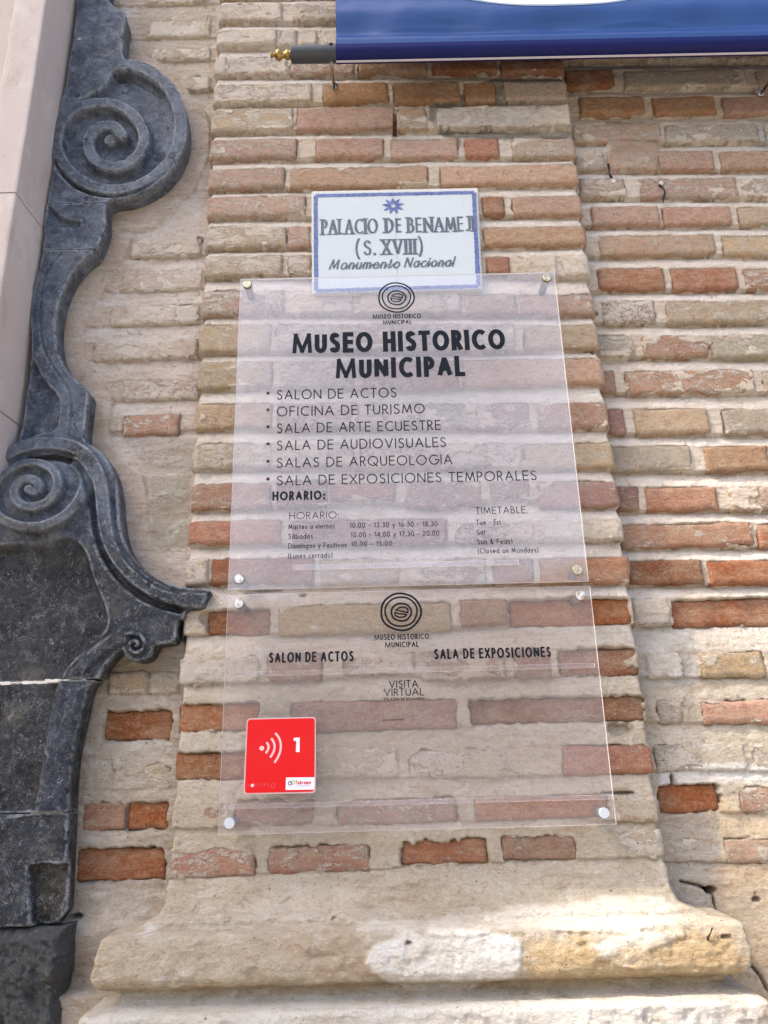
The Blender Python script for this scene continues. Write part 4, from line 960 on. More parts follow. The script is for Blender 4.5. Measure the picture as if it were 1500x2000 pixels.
S_ = [(0.49, 0.86), (0.40, 0.96), (0.28, 1.0), (0.14, 0.96), (0.06, 0.86), (0.05, 0.74), (0.12, 0.62), (0.28, 0.53), (0.44, 0.44), (0.52, 0.32), (0.51, 0.16), (0.42, 0.04), (0.27, 0.0), (0.12, 0.04), (0.03, 0.16)]
G = {  # glyph: (advance width, strokes)
    'A': (0.80, [[(0, 0), (0.40, 1), (0.80, 0)], [(0.14, 0.35), (0.66, 0.35)]]), 'B': (0.52, [[(0, 0), (0, 1)], bowl_(0, 0.53, 1, 0.40), bowl_(0, 0, 0.53, 0.50)]),
    'C': (0.80, [arc(0.52, 0.5, 0.50, 0.5, 52, 308, 18)]), 'D': (0.74, [[(0, 0), (0, 1)], bowl_(0, 0, 1, 0.74, 14)]),
    'E': (0.50, [[(0.50, 1), (0, 1), (0, 0), (0.50, 0)], [(0, 0.52), (0.46, 0.52)]]), 'F': (0.48, [[(0.48, 1), (0, 1), (0, 0)], [(0, 0.52), (0.44, 0.52)]]),
    'G': (0.92, [arc(0.52, 0.5, 0.50, 0.5, 48, 360, 20) + [(0.60, 0.5)]]), 'H': (0.66, [[(0, 0), (0, 1)], [(0.66, 0), (0.66, 1)], [(0, 0.52), (0.66, 0.52)]]),
    'I': (0.02, [[(0.01, 0), (0.01, 1)]]), 'J': (0.36, [[(0.34, 1), (0.34, 0.2), (0.27, 0.04), (0.14, 0.0), (0, 0.06)]]), 'L': (0.42, [[(0, 1), (0, 0), (0.42, 0)]]),
    'M': (0.92, [[(0, 0), (0.14, 1), (0.46, 0.1), (0.78, 1), (0.92, 0)]]), 'Mbold': (1.30, [[(0, 0), (0.10, 1)], [(0.10, 1), (0.65, 0.02)], [(0.65, 0.02), (1.20, 1)], [(1.20, 1), (1.30, 0)]]), 'N': (0.74, [[(0, 0), (0, 1), (0.74, 0), (0.74, 1)]]), 'O': (1.0, [arc(0.5, 0.5, 0.5, 0.5, 90, 450, 24)]),
    'P': (0.48, [[(0, 0), (0, 1)], bowl_(0, 0.46, 1, 0.48)]), 'Q': (1.0, [arc(0.5, 0.5, 0.5, 0.5, 90, 450, 24), [(0.55, 0.32), (0.92, -0.06)]]),
    'R': (0.50, [[(0, 0), (0, 1)], bowl_(0, 0.48, 1, 0.46), [(0.20, 0.48), (0.50, 0)]]), 'S': (0.55, [S_]), 'T': (0.56, [[(0, 1), (0.56, 1)], [(0.28, 1), (0.28, 0)]]),
    'U': (0.62, [[(0, 1), (0, 0.31)] + arc(0.31, 0.31, 0.31, 0.31, 180, 360, 10) + [(0.62, 1)]]), 'V': (0.76, [[(0, 1), (0.38, 0), (0.76, 1)]]),
    'X': (0.68, [[(0, 1), (0.68, 0)], [(0, 0), (0.68, 1)]]),
    'a': (0.50, [arc(0.26, 0.31, 0.26, 0.31, 0, 360, 14), [(0.52, 0.62), (0.52, 0)]]), 'á': (0.50, [arc(0.26, 0.31, 0.26, 0.31, 0, 360, 14), [(0.52, 0.62), (0.52, 0)], [(0.2, 0.78), (0.36, 0.98)]]),
    'b': (0.52, [[(0, 1), (0, 0)], arc(0.26, 0.31, 0.26, 0.31, 0, 360, 14)]), 'c': (0.46, [arc(0.30, 0.31, 0.28, 0.31, 50, 310, 12)]), 'd': (0.52, [[(0.52, 1), (0.52, 0)], arc(0.26, 0.31, 0.26, 0.31, 0, 360, 14)]),
    'e': (0.54, [[(0.02, 0.34), (0.54, 0.34)] + arc(0.28, 0.31, 0.27, 0.31, 8, 320, 14)]), 'g': (0.52, [arc(0.26, 0.31, 0.26, 0.31, 0, 360, 14), [(0.52, 0.62), (0.52, -0.12), (0.40, -0.28), (0.16, -0.28), (0.04, -0.18)]]),
    'i': (0.02, [[(0.01, 0), (0.01, 0.62)], [(0.01, 0.80), (0.01, 0.90)]]), 'l': (0.02, [[(0.01, 0), (0.01, 1)]]),
    'm': (0.72, [[(0, 0), (0, 0.62)], [(0, 0.42), (0.08, 0.58), (0.18, 0.62), (0.30, 0.58), (0.36, 0.44), (0.36, 0)], [(0.36, 0.42), (0.44, 0.58), (0.54, 0.62), (0.66, 0.58), (0.72, 0.44), (0.72, 0)]]),
    'n': (0.42, [[(0, 0), (0, 0.62)], [(0, 0.40), (0.08, 0.57), (0.21, 0.62), (0.35, 0.57), (0.42, 0.42), (0.42, 0)]]), 'o': (0.56, [arc(0.28, 0.31, 0.28, 0.31, 90, 450, 16)]),
    'r': (0.24, [[(0, 0), (0, 0.62)], [(0, 0.42), (0.10, 0.58), (0.24, 0.62)]]), 's': (0.34, [[(x * 0.62, y * 0.62) for x, y in S_]]), 't': (0.26, [[(0.13, 0), (0.13, 0.9)], [(0, 0.62), (0.26, 0.62)]]),
    'u': (0.42, [[(0, 0.62), (0, 0.20), (0.07, 0.05), (0.21, 0), (0.34, 0.05), (0.42, 0.20)], [(0.42, 0.62), (0.42, 0)]]), 'v': (0.44, [[(0, 0.62), (0.22, 0), (0.44, 0.62)]]), 'y': (0.44, [[(0, 0.62), (0.23, 0.02)], [(0.46, 0.62), (0.12, -0.30)]]),
    '0': (0.52, [arc(0.26, 0.5, 0.26, 0.5, 90, 450, 18)]), '1': (0.22, [[(0, 0.82), (0.20, 1), (0.20, 0)]]), '2': (0.50, [[(0.03, 0.76), (0.08, 0.92), (0.25, 1), (0.42, 0.92), (0.46, 0.74), (0.36, 0.52), (0, 0), (0.5, 0)]]),
    '3': (0.48, [[(0.04, 0.86), (0.22, 1), (0.40, 0.92), (0.42, 0.68), (0.22, 0.54), (0.42, 0.46), (0.48, 0.24), (0.36, 0.05), (0.20, 0), (0, 0.14)]]), '4': (0.54, [[(0.42, 0), (0.42, 1), (0, 0.24), (0.54, 0.24)]]),
    '5': (0.48, [[(0.44, 1), (0.14, 1), (0.06, 0.56), (0.24, 0.62), (0.42, 0.52), (0.48, 0.30), (0.38, 0.06), (0.18, 0), (0, 0.10)]]), '6': (0.50, [[(0.36, 1), (0.06, 0.46)], arc(0.25, 0.28, 0.25, 0.28, 0, 360, 14)]),
    '7': (0.48, [[(0, 1), (0.48, 1), (0.14, 0)]]), '8': (0.50, [arc(0.25, 0.76, 0.20, 0.24, 90, 450, 12), arc(0.25, 0.26, 0.25, 0.26, 90, 450, 14)]),
    '.': (0.02, [[(0.01, 0), (0.01, 0.06)]]), ':': (0.02, [[(0.01, 0), (0.01, 0.08)], [(0.01, 0.52), (0.01, 0.60)]]), '-': (0.26, [[(0, 0.40), (0.26, 0.40)]]), '(': (0.18, [arc(0.40, 0.42, 0.36, 0.62, 125, 235, 8)]),
    ')': (0.18, [arc(-0.22, 0.42, 0.36, 0.62, 55, -55, 8)]), '&': (0.6, [[(0.60, 0), (0.12, 0.74), (0.14, 0.92), (0.26, 1), (0.38, 0.90), (0.36, 0.74), (0.06, 0.40), (0.04, 0.16), (0.20, 0), (0.40, 0.08), (0.58, 0.42)]]),
    '*': (0.5, [[(0.25, 0), (0.25, 0.5)], [(0.03, 0.12), (0.47, 0.38)], [(0.47, 0.12), (0.03, 0.38)]]),
}


def ribbon(mb, pts, hw, put, yoff, cap=True, lo=None):
    """flat stroke with mitred corners; hw: half width (or function of direction)"""
    P = [np.array(p, float) for p in pts]
    P = [p for i, p in enumerate(P) if i == 0 or np.hypot(*(p - P[i - 1])) > 1e-7]
    if len(P) < 2: return
    for i in range(1, len(P) - 1):            # break the stroke at very sharp corners
        a_, b_ = P[i] - P[i - 1], P[i + 1] - P[i]
        if (a_ @ b_) / (np.hypot(*a_) * np.hypot(*b_)) < -0.35:
            ribbon(mb, P[:i + 1], hw, put, yoff, cap * 0.35); ribbon(mb, P[i:], hw, put, yoff - 0.00001, cap * 0.35); return
    closed = np.hypot(*(P[0] - P[-1])) < 1e-6
    if closed: P = P[:-1]
    n = len(P); V = []
    f = hw if callable(hw) else (lambda d: hw)
    for i in range(n):
        if closed or 0 < i < n - 1:
            d1 = P[i] - P[i - 1]; d2 = P[(i + 1) % n] - P[i]
        elif i == 0: d1 = d2 = P[1] - P[0]
        else: d1 = d2 = P[-1] - P[-2]
        d1 = d1 / np.hypot(*d1); d2 = d2 / np.hypot(*d2)
        n1 = np.array([-d1[1], d1[0]]); n2 = np.array([-d2[1], d2[0]]); mt = n1 + n2; ml = np.hypot(*mt)
        if ml < 0.3: mt = n1; k = 1
        else: mt = mt / ml; k = min(1 / max(mt @ n1, 0.3), 2.2)
        h_ = (f(d1) + f(d2)) / 2; q = P[i].copy()
        if cap and not closed:
            if i == 0: q = q - d1 * h_ * cap
            if i == n - 1: q = q + d1 * h_ * cap
        V += [q + mt * h_ * k, q - mt * h_ * k]
    Q = [(2 * i, 2 * i + 1, 2 * ((i + 1) % n) + 1, 2 * ((i + 1) % n)) for i in range(n if closed else n - 1)]
    mb.add([put(v[0], v[1], yoff) for v in V], [q[::-1] for q in Q])


def text_mesh(mb, s, xl, z, xr, cap, weight, yface, contrast=1.0, slant=0.0, serif=False, track=0.16, space=0.34, condense=None, tilt=0.0, script=False):
    """lay a line between world x = xl and xr, baseline z, cap height cap, stroke weight (fraction of cap)"""
    hw = weight * cap / 2
    adv = []
    if weight > 0.15 and contrast == 1.0: s = ['Mbold' if c == 'M' else c for c in s]
    for ch in s:
        adv.append(space if ch == ' ' else G[ch][0])
    # solve glyph scale so that the line fills xl..xr : sum(adv*k*cap + 2hw) + gaps
    nvis = sum(1 for c in s if c != ' '); gaps = (len(s) - 1) * track * cap
    total = sum(adv) * cap
    avail = (xr - xl) - nvis * 2 * hw
    k = avail / (total + gaps)
    gap = track * cap * k; x = xl; yo = 0
    for i, ch in enumerate(s):
        if ch == ' ': x += space * cap * k + gap; continue
        wd = G[ch][0] * cap * k
        ih = cap - 2 * hw
        strokes = G[ch][1]
        for si, st in enumerate(strokes):
            pts = []
            for (px_, py_) in st:
                pz = hw + py_ * ih; pxx = x + hw + px_ * cap * k + slant * (pz - hw)
                pts.append((pxx, pz))
            yo += 1
            yy = -0.00002 * (yo % 6)
            lo_, hi_ = (0.0, cap) if (ch.isupper() or ch == 'Mbold') and ch != 'Q' else (-cap, 2 * cap)
            put = lambda a, b, yf, _x=xl, _l=lo_, _h=hi_: (a, yface + yf, z + min(max(b, _l), _h) + tilt * (a - _x))
            if contrast == 1.0: ribbon(mb, pts, hw * (0.80 if ch == 'Mbold' else 1.0), put, yy, 0.98 if len(st) < 12 else 0.2)
            else: ribbon(mb, pts, lambda d: hw * (contrast + (1 - contrast) * abs(d[1]) ** 1.5 * (1.0 if d[1] * d[0] <= 0.02 else 0.55)), put, yy, 0.6)
            if serif:
                for e_, o_ in ((pts[0], pts[1]), (pts[-1], pts[-2])):
                    dv = np.array(e_) - np.array(o_); dl = np.hypot(*dv)
                    if dl > 0 and abs(dv[1]) / dl > 0.75 and (abs(e_[1] - hw) < 0.02 * cap or abs(e_[1] - cap + hw) < 0.02 * cap):
                        sl = hw * 2.1; zz_ = e_[1] + (-hw * 0.5 if e_[1] < cap / 2 else hw * 0.5)
                        ribbon(mb, [(e_[0] - sl, zz_), (e_[0] + sl, zz_)], hw * 0.42, put, yy - 0.00001, 0)
        if script and ch.islower() and i + 1 < len(s) and s[i + 1].islower():
            xe = x + wd + hw * 1.2; zl = hw + 0.04 * cap
            P_ = [(xe + slant * 0.04 * cap - 0.05 * cap * k, zl), (xe + 0.3 * gap + slant * 0.1 * cap, zl + 0.02 * cap), (xe + hw + gap + slant * 0.35 * cap, zl + 0.33 * cap)]
            ribbon(mb, smooth_line(np.array(P_), 2), hw * 0.55, (lambda a, b, yf, _x=xl: (a, yface + yf, z + b + tilt * (a - _x))), -0.00015, 0)
        x += wd + 2 * hw + gap
    return mb


def line_text(parent, mat, s, xl, bl, xr, cap, weight, Yf, **kw):
    """string placed from photograph readings: left x, baseline y, right x, cap height"""
    a = at(xl, bl, Yf); dx = kw.pop('slope', -0.021); b = at(xr, bl + dx * (xr - xl), Yf); c = at(xl, bl - cap, Yf)
    mb = MB(); text_mesh(mb, s, a[0], a[1], b[0], c[1] - a[1], weight, Yf, tilt=(b[1] - a[1]) / (b[0] - a[0]), **kw)
    return mb.build('lettering', mat, parent)


def museum_logo(parent, mat, cx_, cy_, rx, ry, Yf):
    mb = MB(); n = 44
    rr = random.Random(3)
    for k, (fx, fy, dx, dy, wd) in enumerate([(1.0, 1.0, 0, 0, 0.052), (0.80, 0.80, 0.01, -0.01, 0.046), (0.50, 0.48, 0.02, 0.02, 0.048)]):
        ph = rr.uniform(0, 6)
        pts = [(cx_ + rx * (dx + fx * math.cos(t_) * (1 + 0.018 * math.sin(5 * t_ + ph))), cy_ + ry * (dy + fy * math.sin(t_) * (1 + 0.018 * math.cos(4 * t_ + ph)))) for t_ in [2 * math.pi * q / n for q in range(n + 1)]]
        pts[-1] = pts[0]
        W_ = [at(a, b, Yf) for a, b in pts]; hwid = wd * rx * 0.00098
        ribbon(mb, W_, hwid, lambda a, b, y: (a, Yf + y, b), -0.00002 * k, 0)
    up = [(-0.26, -0.10), (-0.05, -0.24), (0.20, -0.26), (0.36, -0.14), (0.34, 0.04), (0.10, -0.02), (-0.26, -0.10)]
    dn = [(-0.32, 0.02), (-0.10, 0.10), (0.30, 0.14), (0.20, 0.26), (-0.05, 0.30), (-0.26, 0.22), (-0.32, 0.02)]
    for sh_ in (up, dn):
        W_ = [at(cx_ + a * rx, cy_ + b * ry, Yf) for a, b in sh_]; W_[-1] = W_[0]
        ribbon(mb, W_, 0.040 * rx * 0.00098, lambda a, b, y: (a, Yf + y, b), -0.0001, 0)
    return mb.build('emblem', mat, parent)


# ------------------------------------------------------------------ acrylic plaques
YP = -0.050; TH = 0.005


def plaque(corners, label, mat, screws, name='acrylic_plaque'):
    P = [at(a, b, YP) for a, b in corners]       # TL TR BR BL
    x0 = (P[0][0] + P[3][0]) / 2; x1 = (P[1][0] + P[2][0]) / 2; zt = (P[0][1] + P[1][1]) / 2; zb = (P[2][1] + P[3][1]) / 2
    root = empty(name, ((x0 + x1) / 2, YP, zb), label, 'plaque', 'clear acrylic plaques on the pilaster')
    V = []
    for y_ in (YP, YP + TH):
        V += [(x0, y_, zb), (x1, y_, zb), (x1, y_, zt), (x0, y_, zt)]
    Q = [(0, 1, 2, 3), (7, 6, 5, 4), (0, 4, 5, 1), (1, 5, 6, 2), (2, 6, 7, 3), (3, 7, 4, 0)]
    me = fast_mesh('sheet', V, Q, [mat, M['acredge']], smooth=False, mat_idx=[0, 0, 1, 1, 1, 1])
    link('sheet', me, root)
    for (sx, sy, kind) in screws:
        a = at(sx, sy, YP - 0.004)
        cm = MB(); cm.lathe((a[0], YP - 0.0006, a[1]), (0, -1, 0), [(0.0088, 0), (0.0092, 0.001), (0.0092, 0.0042), (0.0086, 0.0050), (0.0050, 0.0051), (0.0020, 0.0051)], 24)
        s_ = cm.build('screw', M[kind], root, smooth=False)
        if kind != 'cap':
            rg = MB(); rg.lathe((a[0], YP - 0.0004, a[1]), (0, -1, 0), [(0.0086, 0), (0.0100, 0.0004), (0.0100, 0.0020), (0.0090, 0.0024)], 24, cap=False); rg.build('screw_rim', M['capring'], s_, smooth=True)
        sp = MB(); sp.lathe((a[0], YP + TH + 0.0004, a[1]), (0, 1, 0), [(0.0082, 0), (0.0082, 0.052)], 20); sp.build('spacer', M['spacer'], s_, smooth=True)
    return root, x0, x1, zb, zt


def rail(root, xl, xr, y0, mat=None, h=0.010, d=0.004):
    a = at(xl, y0, YP); b = at(xr, y0 - 0.021 * (xr - xl), YP); z = (a[1] + b[1]) / 2
    mb = MB(); mb.box(a[0], b[0], YP - d - 0.0003, YP - 0.0003, z - h, z)
    me = fast_mesh('ledge', np.array(mb.V), mb.Q, [M['acrylic2'], M['acredge']], smooth=False, mat_idx=[0, 1, 0, 1, 1, 1])
    link('ledge', me, root)


YL = YP - 0.0004
pA, ax0, ax1, azb, azt = plaque([(467.6, 545), (1084.4, 531), (1148, 1134), (447.7, 1152.6)], 'upper clear acrylic plaque listing the museum rooms and timetable, overlapping the tile sign',
                                M['acrylic'], [(483, 555, 'capgold'), (1068, 542, 'capgold'), (467, 1130, 'caprust'), (1128, 1113, 'capgold')])
museum_logo(pA, M['ink'], 774, 581, 34.5, 28.5, YL)
K = M['ink']; T = M['inkthin']
line_text(pA, K, 'MUSEO HISTORICO', 728, 623, 822, 9, 0.17, YL, track=0.22)
line_text(pA, K, 'MUNICIPAL', 748, 634, 804, 8.5, 0.18, YL, track=0.2)
line_text(pA, K, 'MUSEO HISTORICO', 570, 691, 988, 40, 0.215, YL, track=0.17, space=0.52)
line_text(pA, K, 'MUNICIPAL', 655, 740, 909, 40, 0.215, YL, track=0.20)
for s, bl, xr in [('SALON DE ACTOS', 781, 775), ('OFICINA DE TURISMO', 813.5, 830), ('SALA DE ARTE ECUESTRE', 846.5, 861), ('SALA DE AUDIOVISUALES', 880, 872), ('SALAS DE ARQUEOLOGIA', 914, 884), ('SALA DE EXPOSICIONES TEMPORALES', 948.5, 1049)]:
    line_text(pA, T, s, 540, bl, xr, 19.5, 0.105, YL, track=0.20, space=0.34)
    c_ = at(523.5, bl - 13, YL); mb = MB()
    for q in range(3):
        an = math.radians(90 + 60 * q); ribbon(mb, [(c_[0] - 0.0038 * math.cos(an), c_[1] - 0.0038 * math.sin(an)), (c_[0] + 0.0038 * math.cos(an), c_[1] + 0.0038 * math.sin(an))], 0.0010, lambda a, b, y: (a, YL + y, b), -0.00003 * q, 0)
    mb.build('asterisk', T, pA)
line_text(pA, K, 'HORARIO:', 532, 978, 635, 18, 0.20, YL, track=0.24)
line_text(pA, T, 'HORARIO:', 565, 1014.5, 662, 14, 0.10, YL, track=0.18)
for s, xl, bl, xr in [('Martes a viernes', 563, 1034, 654), ('Sábados', 563, 1053, 611), ('Domingos y Festivos', 563, 1071.5, 677), ('(Lunes cerrado)', 562, 1091, 650),
                      ('10.00 - 13.30 y 16.30 - 18.30', 683, 1031.5, 855), ('10.00 - 14.00 y 17.30 - 20.00', 685, 1050, 858), ('10.00 - 15.00', 686, 1068, 766),
                      ('Tue - Fri', 930, 1025.5, 978), ('Sat', 932, 1044.5, 948), ('Sun & Feast', 932, 1063.5, 1002), ('(Closed on Mondays)', 933, 1081.5, 1052)]:
    line_text(pA, T, s, xl, bl, xr, 10.5, 0.125, YL, track=0.20, space=0.34)
line_text(pA, T, 'TIMETABLE.', 929, 1004.5, 1031, 14, 0.10, YL, track=0.18)
rail(pA, 574, 1012, 1104)
pB, bx0, bx1, bzb, bzt = plaque([(445, 1160), (1150.5, 1146), (1206.5, 1611), (426, 1630)], 'lower clear acrylic plaque with black hall names, hung below the room list', M['acrylic2'],
                                [(466, 1178, 'caprust'), (1134, 1163, 'caprust'), (448, 1608, 'cap'), (1180, 1588, 'cap')])
museum_logo(pB, M['ink'], 783, 1195, 39, 36, YL)
line_text(pB, K, 'MUSEO HISTORICO', 731, 1250.5, 838, 11.5, 0.17, YL, track=0.22)
line_text(pB, K, 'MUNICIPAL', 752, 1265, 818, 11, 0.18, YL, track=0.2)
line_text(pB, K, 'SALON DE ACTOS', 525, 1295, 691, 20.5, 0.18, YL, track=0.26, space=0.36)
line_text(pB, K, 'SALA DE EXPOSICIONES', 848, 1288, 1077, 20.5, 0.18, YL, track=0.26, space=0.36)
line_text(pB, T, 'VISITA', 760, 1344, 817, 15, 0.13, YL)
line_text(pB, T, 'VIRTUAL', 750, 1360, 828, 15, 0.13, YL)
line_text(pB, T, 'PALACIO DE BENAMEJI', 750, 1369, 827, 6, 0.17, YL, track=0.25)
mb = MB(); a = at(747, 1406.5, YL); b = at(789, 1405.5, YL); mb.add([(a[0], YL, a[1] - .0006), (b[0], YL, b[1] - .0006), (b[0], YL, b[1] + .0006), (a[0], YL, a[1] + .0006)], [(0, 1, 2, 3)]); mb.build('printed_rule', T, pB)
rail(pB, 450, 1160, 1312, h=0.008); rail(pB, 440, 1196, 1570, h=0.007)

# red sticker
def rounded(pts, rad, n=5):
    out = []
    P = [np.array(p, float) for p in pts]
    for i in range(len(P)):
        a, b, c = P[i - 1], P[i], P[(i + 1) % len(P)]; u = (a - b) / np.hypot(*(a - b)); v = (c - b) / np.hypot(*(c - b))
        for k in range(n + 1):
            t_ = k / n; out.append((b + u * rad * (1 - t_) ** 2 + v * rad * t_ ** 2))
    return out


def flat_poly(pts, y, mat, name, parent, thick=0.0006):
    n = len(pts); c = np.mean(pts, 0)
    V = [(p[0], y, p[1]) for p in pts] + [(p[0], y + thick, p[1]) for p in pts] + [(c[0], y, c[1])]
    area = sum(pts[i][0] * pts[(i + 1) % n][1] - pts[(i + 1) % n][0] * pts[i][1] for i in range(n))
    T_ = [(2 * n, i, (i + 1) % n) for i in range(n)]; Q_ = [(i, n + i, n + (i + 1) % n, (i + 1) % n) for i in range(n)]
    if area < 0: T_ = [t_[::-1] for t_ in T_]; Q_ = [q_[::-1] for q_ in Q_]
    return link(name, fast_mesh(name, V, Q_, mat, T_, smooth=False), parent)


YS = YP - 0.0012
stk = empty('sticker', (at(546, 1548, YS)[0], YS, at(546, 1548, YS)[1]), 'red square sticker with white sound waves and number 1, stuck on the lower plaque', 'sticker')
cor = [at(482, 1403, YS), at(617, 1400, YS), at(616.5, 1549, YS), at(475, 1551.5, YS)]
flat_poly(rounded(cor, 0.007), YS + 0.0002, M['pink'], 'backing', stk)
cor = [at(484, 1405.5, YS), at(614.5, 1402.5, YS), at(614, 1546, YS), at(478, 1549, YS)]
flat_poly(rounded(cor, 0.006), YS - 0.0004, M['red'], 'red_face', stk, 0.0002)
YT = YS - 0.0006
mb = MB(); put = lambda a, b, y: (a, YT + y, b)
def zr(x, y): return at(460 + x / 8.333, 1380 + y / 8.333, YT)       # reading from the enlarged sticker
for pts in ([(510, 590), (535, 620), (540, 665), (525, 710), (498, 752)], [(588, 525), (625, 580), (640, 650), (625, 730), (572, 820)], [(655, 440), (710, 510), (738, 600), (735, 700), (705, 800), (640, 905)]):
    ribbon(mb, smooth_line(np.array([zr(*p) for p in pts]), 2), 0.0019, put, 0, 0.6)
c = zr(427, 678); mb.add([put(c[0], c[1], 0)] + [put(c[0] + 0.0043 * math.cos(k * math.pi / 8), c[1] + 0.0043 * math.sin(k * math.pi / 8), 0) for k in range(16)], [], [(0, 1 + k, 1 + (k + 1) % 16) for k in range(16)])
mb.build('sound_wave_symbol', M['pinkprint'], stk)
mb = MB(); pts = [zr(948, 508), zr(1045, 505), zr(1042, 740), zr(982, 740), zr(988, 570), zr(945, 548)]; flat_poly([pts[0], pts[1], pts[2], pts[3], pts[4], pts[5]], YT, M['white'], 'numeral', stk, 0.0001)
flat_poly([zr(822, 1155), zr(1292, 1150), zr(1282, 1352), zr(815, 1358)], YT, M['white'], 'logo_panel', stk, 0.0001)
YU = YT - 0.0003
mb = MB(); a = zr(970, 1268); b = zr(1225, 1262); c = zr(970, 1205); text_mesh(mb, 'Tebrama', a[0], a[1], b[0], c[1] - a[1], 0.2, YU, slant=0.1) if False else text_mesh(mb, 'Tubrama', a[0], a[1], b[0], c[1] - a[1], 0.2, YU, slant=0.1)
mb.build('lettering', M['fadedred'], stk)
mb = MB(); a = zr(980, 1292); b = zr(1225, 1288); mb.add([(a[0], YU, a[1] - .0003), (b[0], YU, b[1] - .0003), (b[0], YU, b[1] + .0003), (a[0], YU, a[1] + .0003)], [(0, 1, 2, 3)]); mb.build('printed_rule', M['purple'], stk)
for (cx_, cy_, mt_) in ((885, 1248, 'purple'), (935, 1235, 'green')):
    c = zr(cx_, cy_); mb = MB(); W_ = [(c[0] + 0.0028 * math.cos(t_), c[1] + 0.0030 * math.sin(t_)) for t_ in np.linspace(0, 2 * math.pi, 15)]; W_[-1] = W_[0]
    ribbon(mb, W_, 0.0010, lambda a, b, y: (a, YU, b), 0, 0); mb.build('logo_ring', M[mt_], stk)
mb = MB(); a = zr(195, 1300); b = zr(540, 1286); c = zr(195, 1258); text_mesh(mb, 'VOCCES', a[0], a[1], b[0], c[1] - a[1], 0.12, YT); mb.build('lettering', M['fadedred'], stk)
c = zr(275, 1285); mb = MB(); mb.add([put(c[0], c[1], -0.0002)] + [put(c[0] + 0.0030 * math.cos(k * math.pi / 8), c[1] + 0.0030 * math.sin(k * math.pi / 8), -0.0002) for k in range(16)], [], [(0, 1 + k, 1 + (k + 1) % 16) for k in range(16)]); mb.build('printed_dot', M['pinkprint'], stk)
c = zr(610, 1290); mb = MB(); W_ = [(c[0] + 0.0036 * math.cos(t_), c[1] + 0.0036 * math.sin(t_)) for t_ in np.linspace(0, 2 * math.pi, 15)]; W_[-1] = W_[0]; ribbon(mb, W_, 0.0004, put, 0, 0); mb.build('printed_ring', M['fadedred'], stk)

# ------------------------------------------------------------------ painted tile sign
YTI = -0.013
TC = [(611, 377), (930, 370.5), (940, 564), (612, 573)]
P = [at(a, b, YTI) for a, b in TC]
tile = empty('tile_sign', ((P[2][0] + P[3][0]) / 2, YTI, P[3][1]), 'white glazed tile sign with blue border and painted palace name, above the plaques', 'sign')
xm = at(775, 470, YTI)[0]
def lerp(a, b, t_): return (a[0] + (b[0] - a[0]) * t_, a[1] + (b[1] - a[1]) * t_)
tt = (xm - P[0][0]) / (P[1][0] - P[0][0])
TM_, BM_ = lerp(P[0], P[1], tt), lerp(P[3], P[2], tt)
for q in ([P[0], (TM_[0] - .0003, TM_[1]), (BM_[0] - .0003, BM_[1]), P[3]], [(TM_[0] + .0003, TM_[1]), P[1], P[2], (BM_[0] + .0003, BM_[1])]):
    flat_poly(rounded(q, 0.002, 2), YTI, M['tile'], 'tile', tile, 0.014)
mb = MB(); yb_ = YTI - 0.0004
inset = [(616.5, 382.5), (925.5, 376), (934.5, 559), (617.5, 568)]
PI_ = [at(a, b, yb_) for a, b in inset]
for i in range(4):
    a, b = PI_[i], PI_[(i + 1) % 4]; n_ = 60; L = []
    for k in range(n_ + 1):
        p = lerp(a, b, k / n_); d = np.array([b[0] - a[0], b[1] - a[1]]); d /= np.hypot(*d); nn = np.array([-d[1], d[0]])
        h1 = 0.0049 + random.uniform(-.0006, .0005); h2 = 0.0049 + random.uniform(-.0007, .0007)
        L += [(p[0] + nn[0] * h1, yb_ - 0.00005 * i, p[1] + nn[1] * h1), (p[0] - nn[0] * h2, yb_ - 0.00005 * i, p[1] - nn[1] * h2)]
    mb.add(L, [(2 * k, 2 * k + 1, 2 * k + 3, 2 * k + 2)[::-1] for k in range(n_)])
mb.build('painted_border', M['tblue'], tile)
# eight-petalled star
mb = MB(); c = at(768, 402, yb_); put = lambda a, b, y: (a, yb_ + y, b)
for k in range(9):
    an = math.radians(92 + k * 40); L_ = 0.0265 if k else 0.024
    pts = [(c[0] + math.cos(an) * r_, c[1] + math.sin(an) * r_ * 0.92) for r_ in (0.005, 0.012, 0.019, L_)]; wd = [0.0032, 0.0048, 0.0034, 0.0008]
    dv = np.array([math.cos(an), math.sin(an)]); nn = np.array([-dv[1], dv[0]]); V = []
    for p, h_ in zip(pts, wd): V += [put(p[0] + nn[0] * h_, p[1] + nn[1] * h_, -0.00003 * k), put(p[0] - nn[0] * h_, p[1] - nn[1] * h_, -0.00003 * k)]
    mb.add(V, [(2 * i, 2 * i + 1, 2 * i + 3, 2 * i + 2)[::-1] for i in range(3)])
W_ = [(c[0] + 0.0085 * math.cos(t_), c[1] + 0.0085 * math.sin(t_)) for t_ in np.linspace(0, 2 * math.pi, 20)]; W_[-1] = W_[0]; ribbon(mb, W_, 0.0034, put, -0.0004, 0)
mb.build('painted_star', M['tblue'], tile)
yb_ = YTI - 0.0009
line_text(tile, M['tgrey'], 'PALACIO', 627, 459, 739, 31, 0.15, yb_, contrast=0.42, serif=True, track=0.02, slope=-0.022)
line_text(tile, M['tgrey'], 'DE', 751, 455.5, 787, 30, 0.19, yb_, contrast=0.42, serif=True, track=0.06, slope=-0.022)
line_text(tile, M['tgrey'], 'BENAMEJI', 795, 455, 928, 31, 0.155, yb_, contrast=0.42, serif=True, track=0.02, slope=-0.022)
line_text(tile, M['tgrey'], '(', 693, 503, 703, 40, 0.09, yb_); line_text(tile, M['tgrey'], ')', 818, 498, 828, 40, 0.09, yb_)
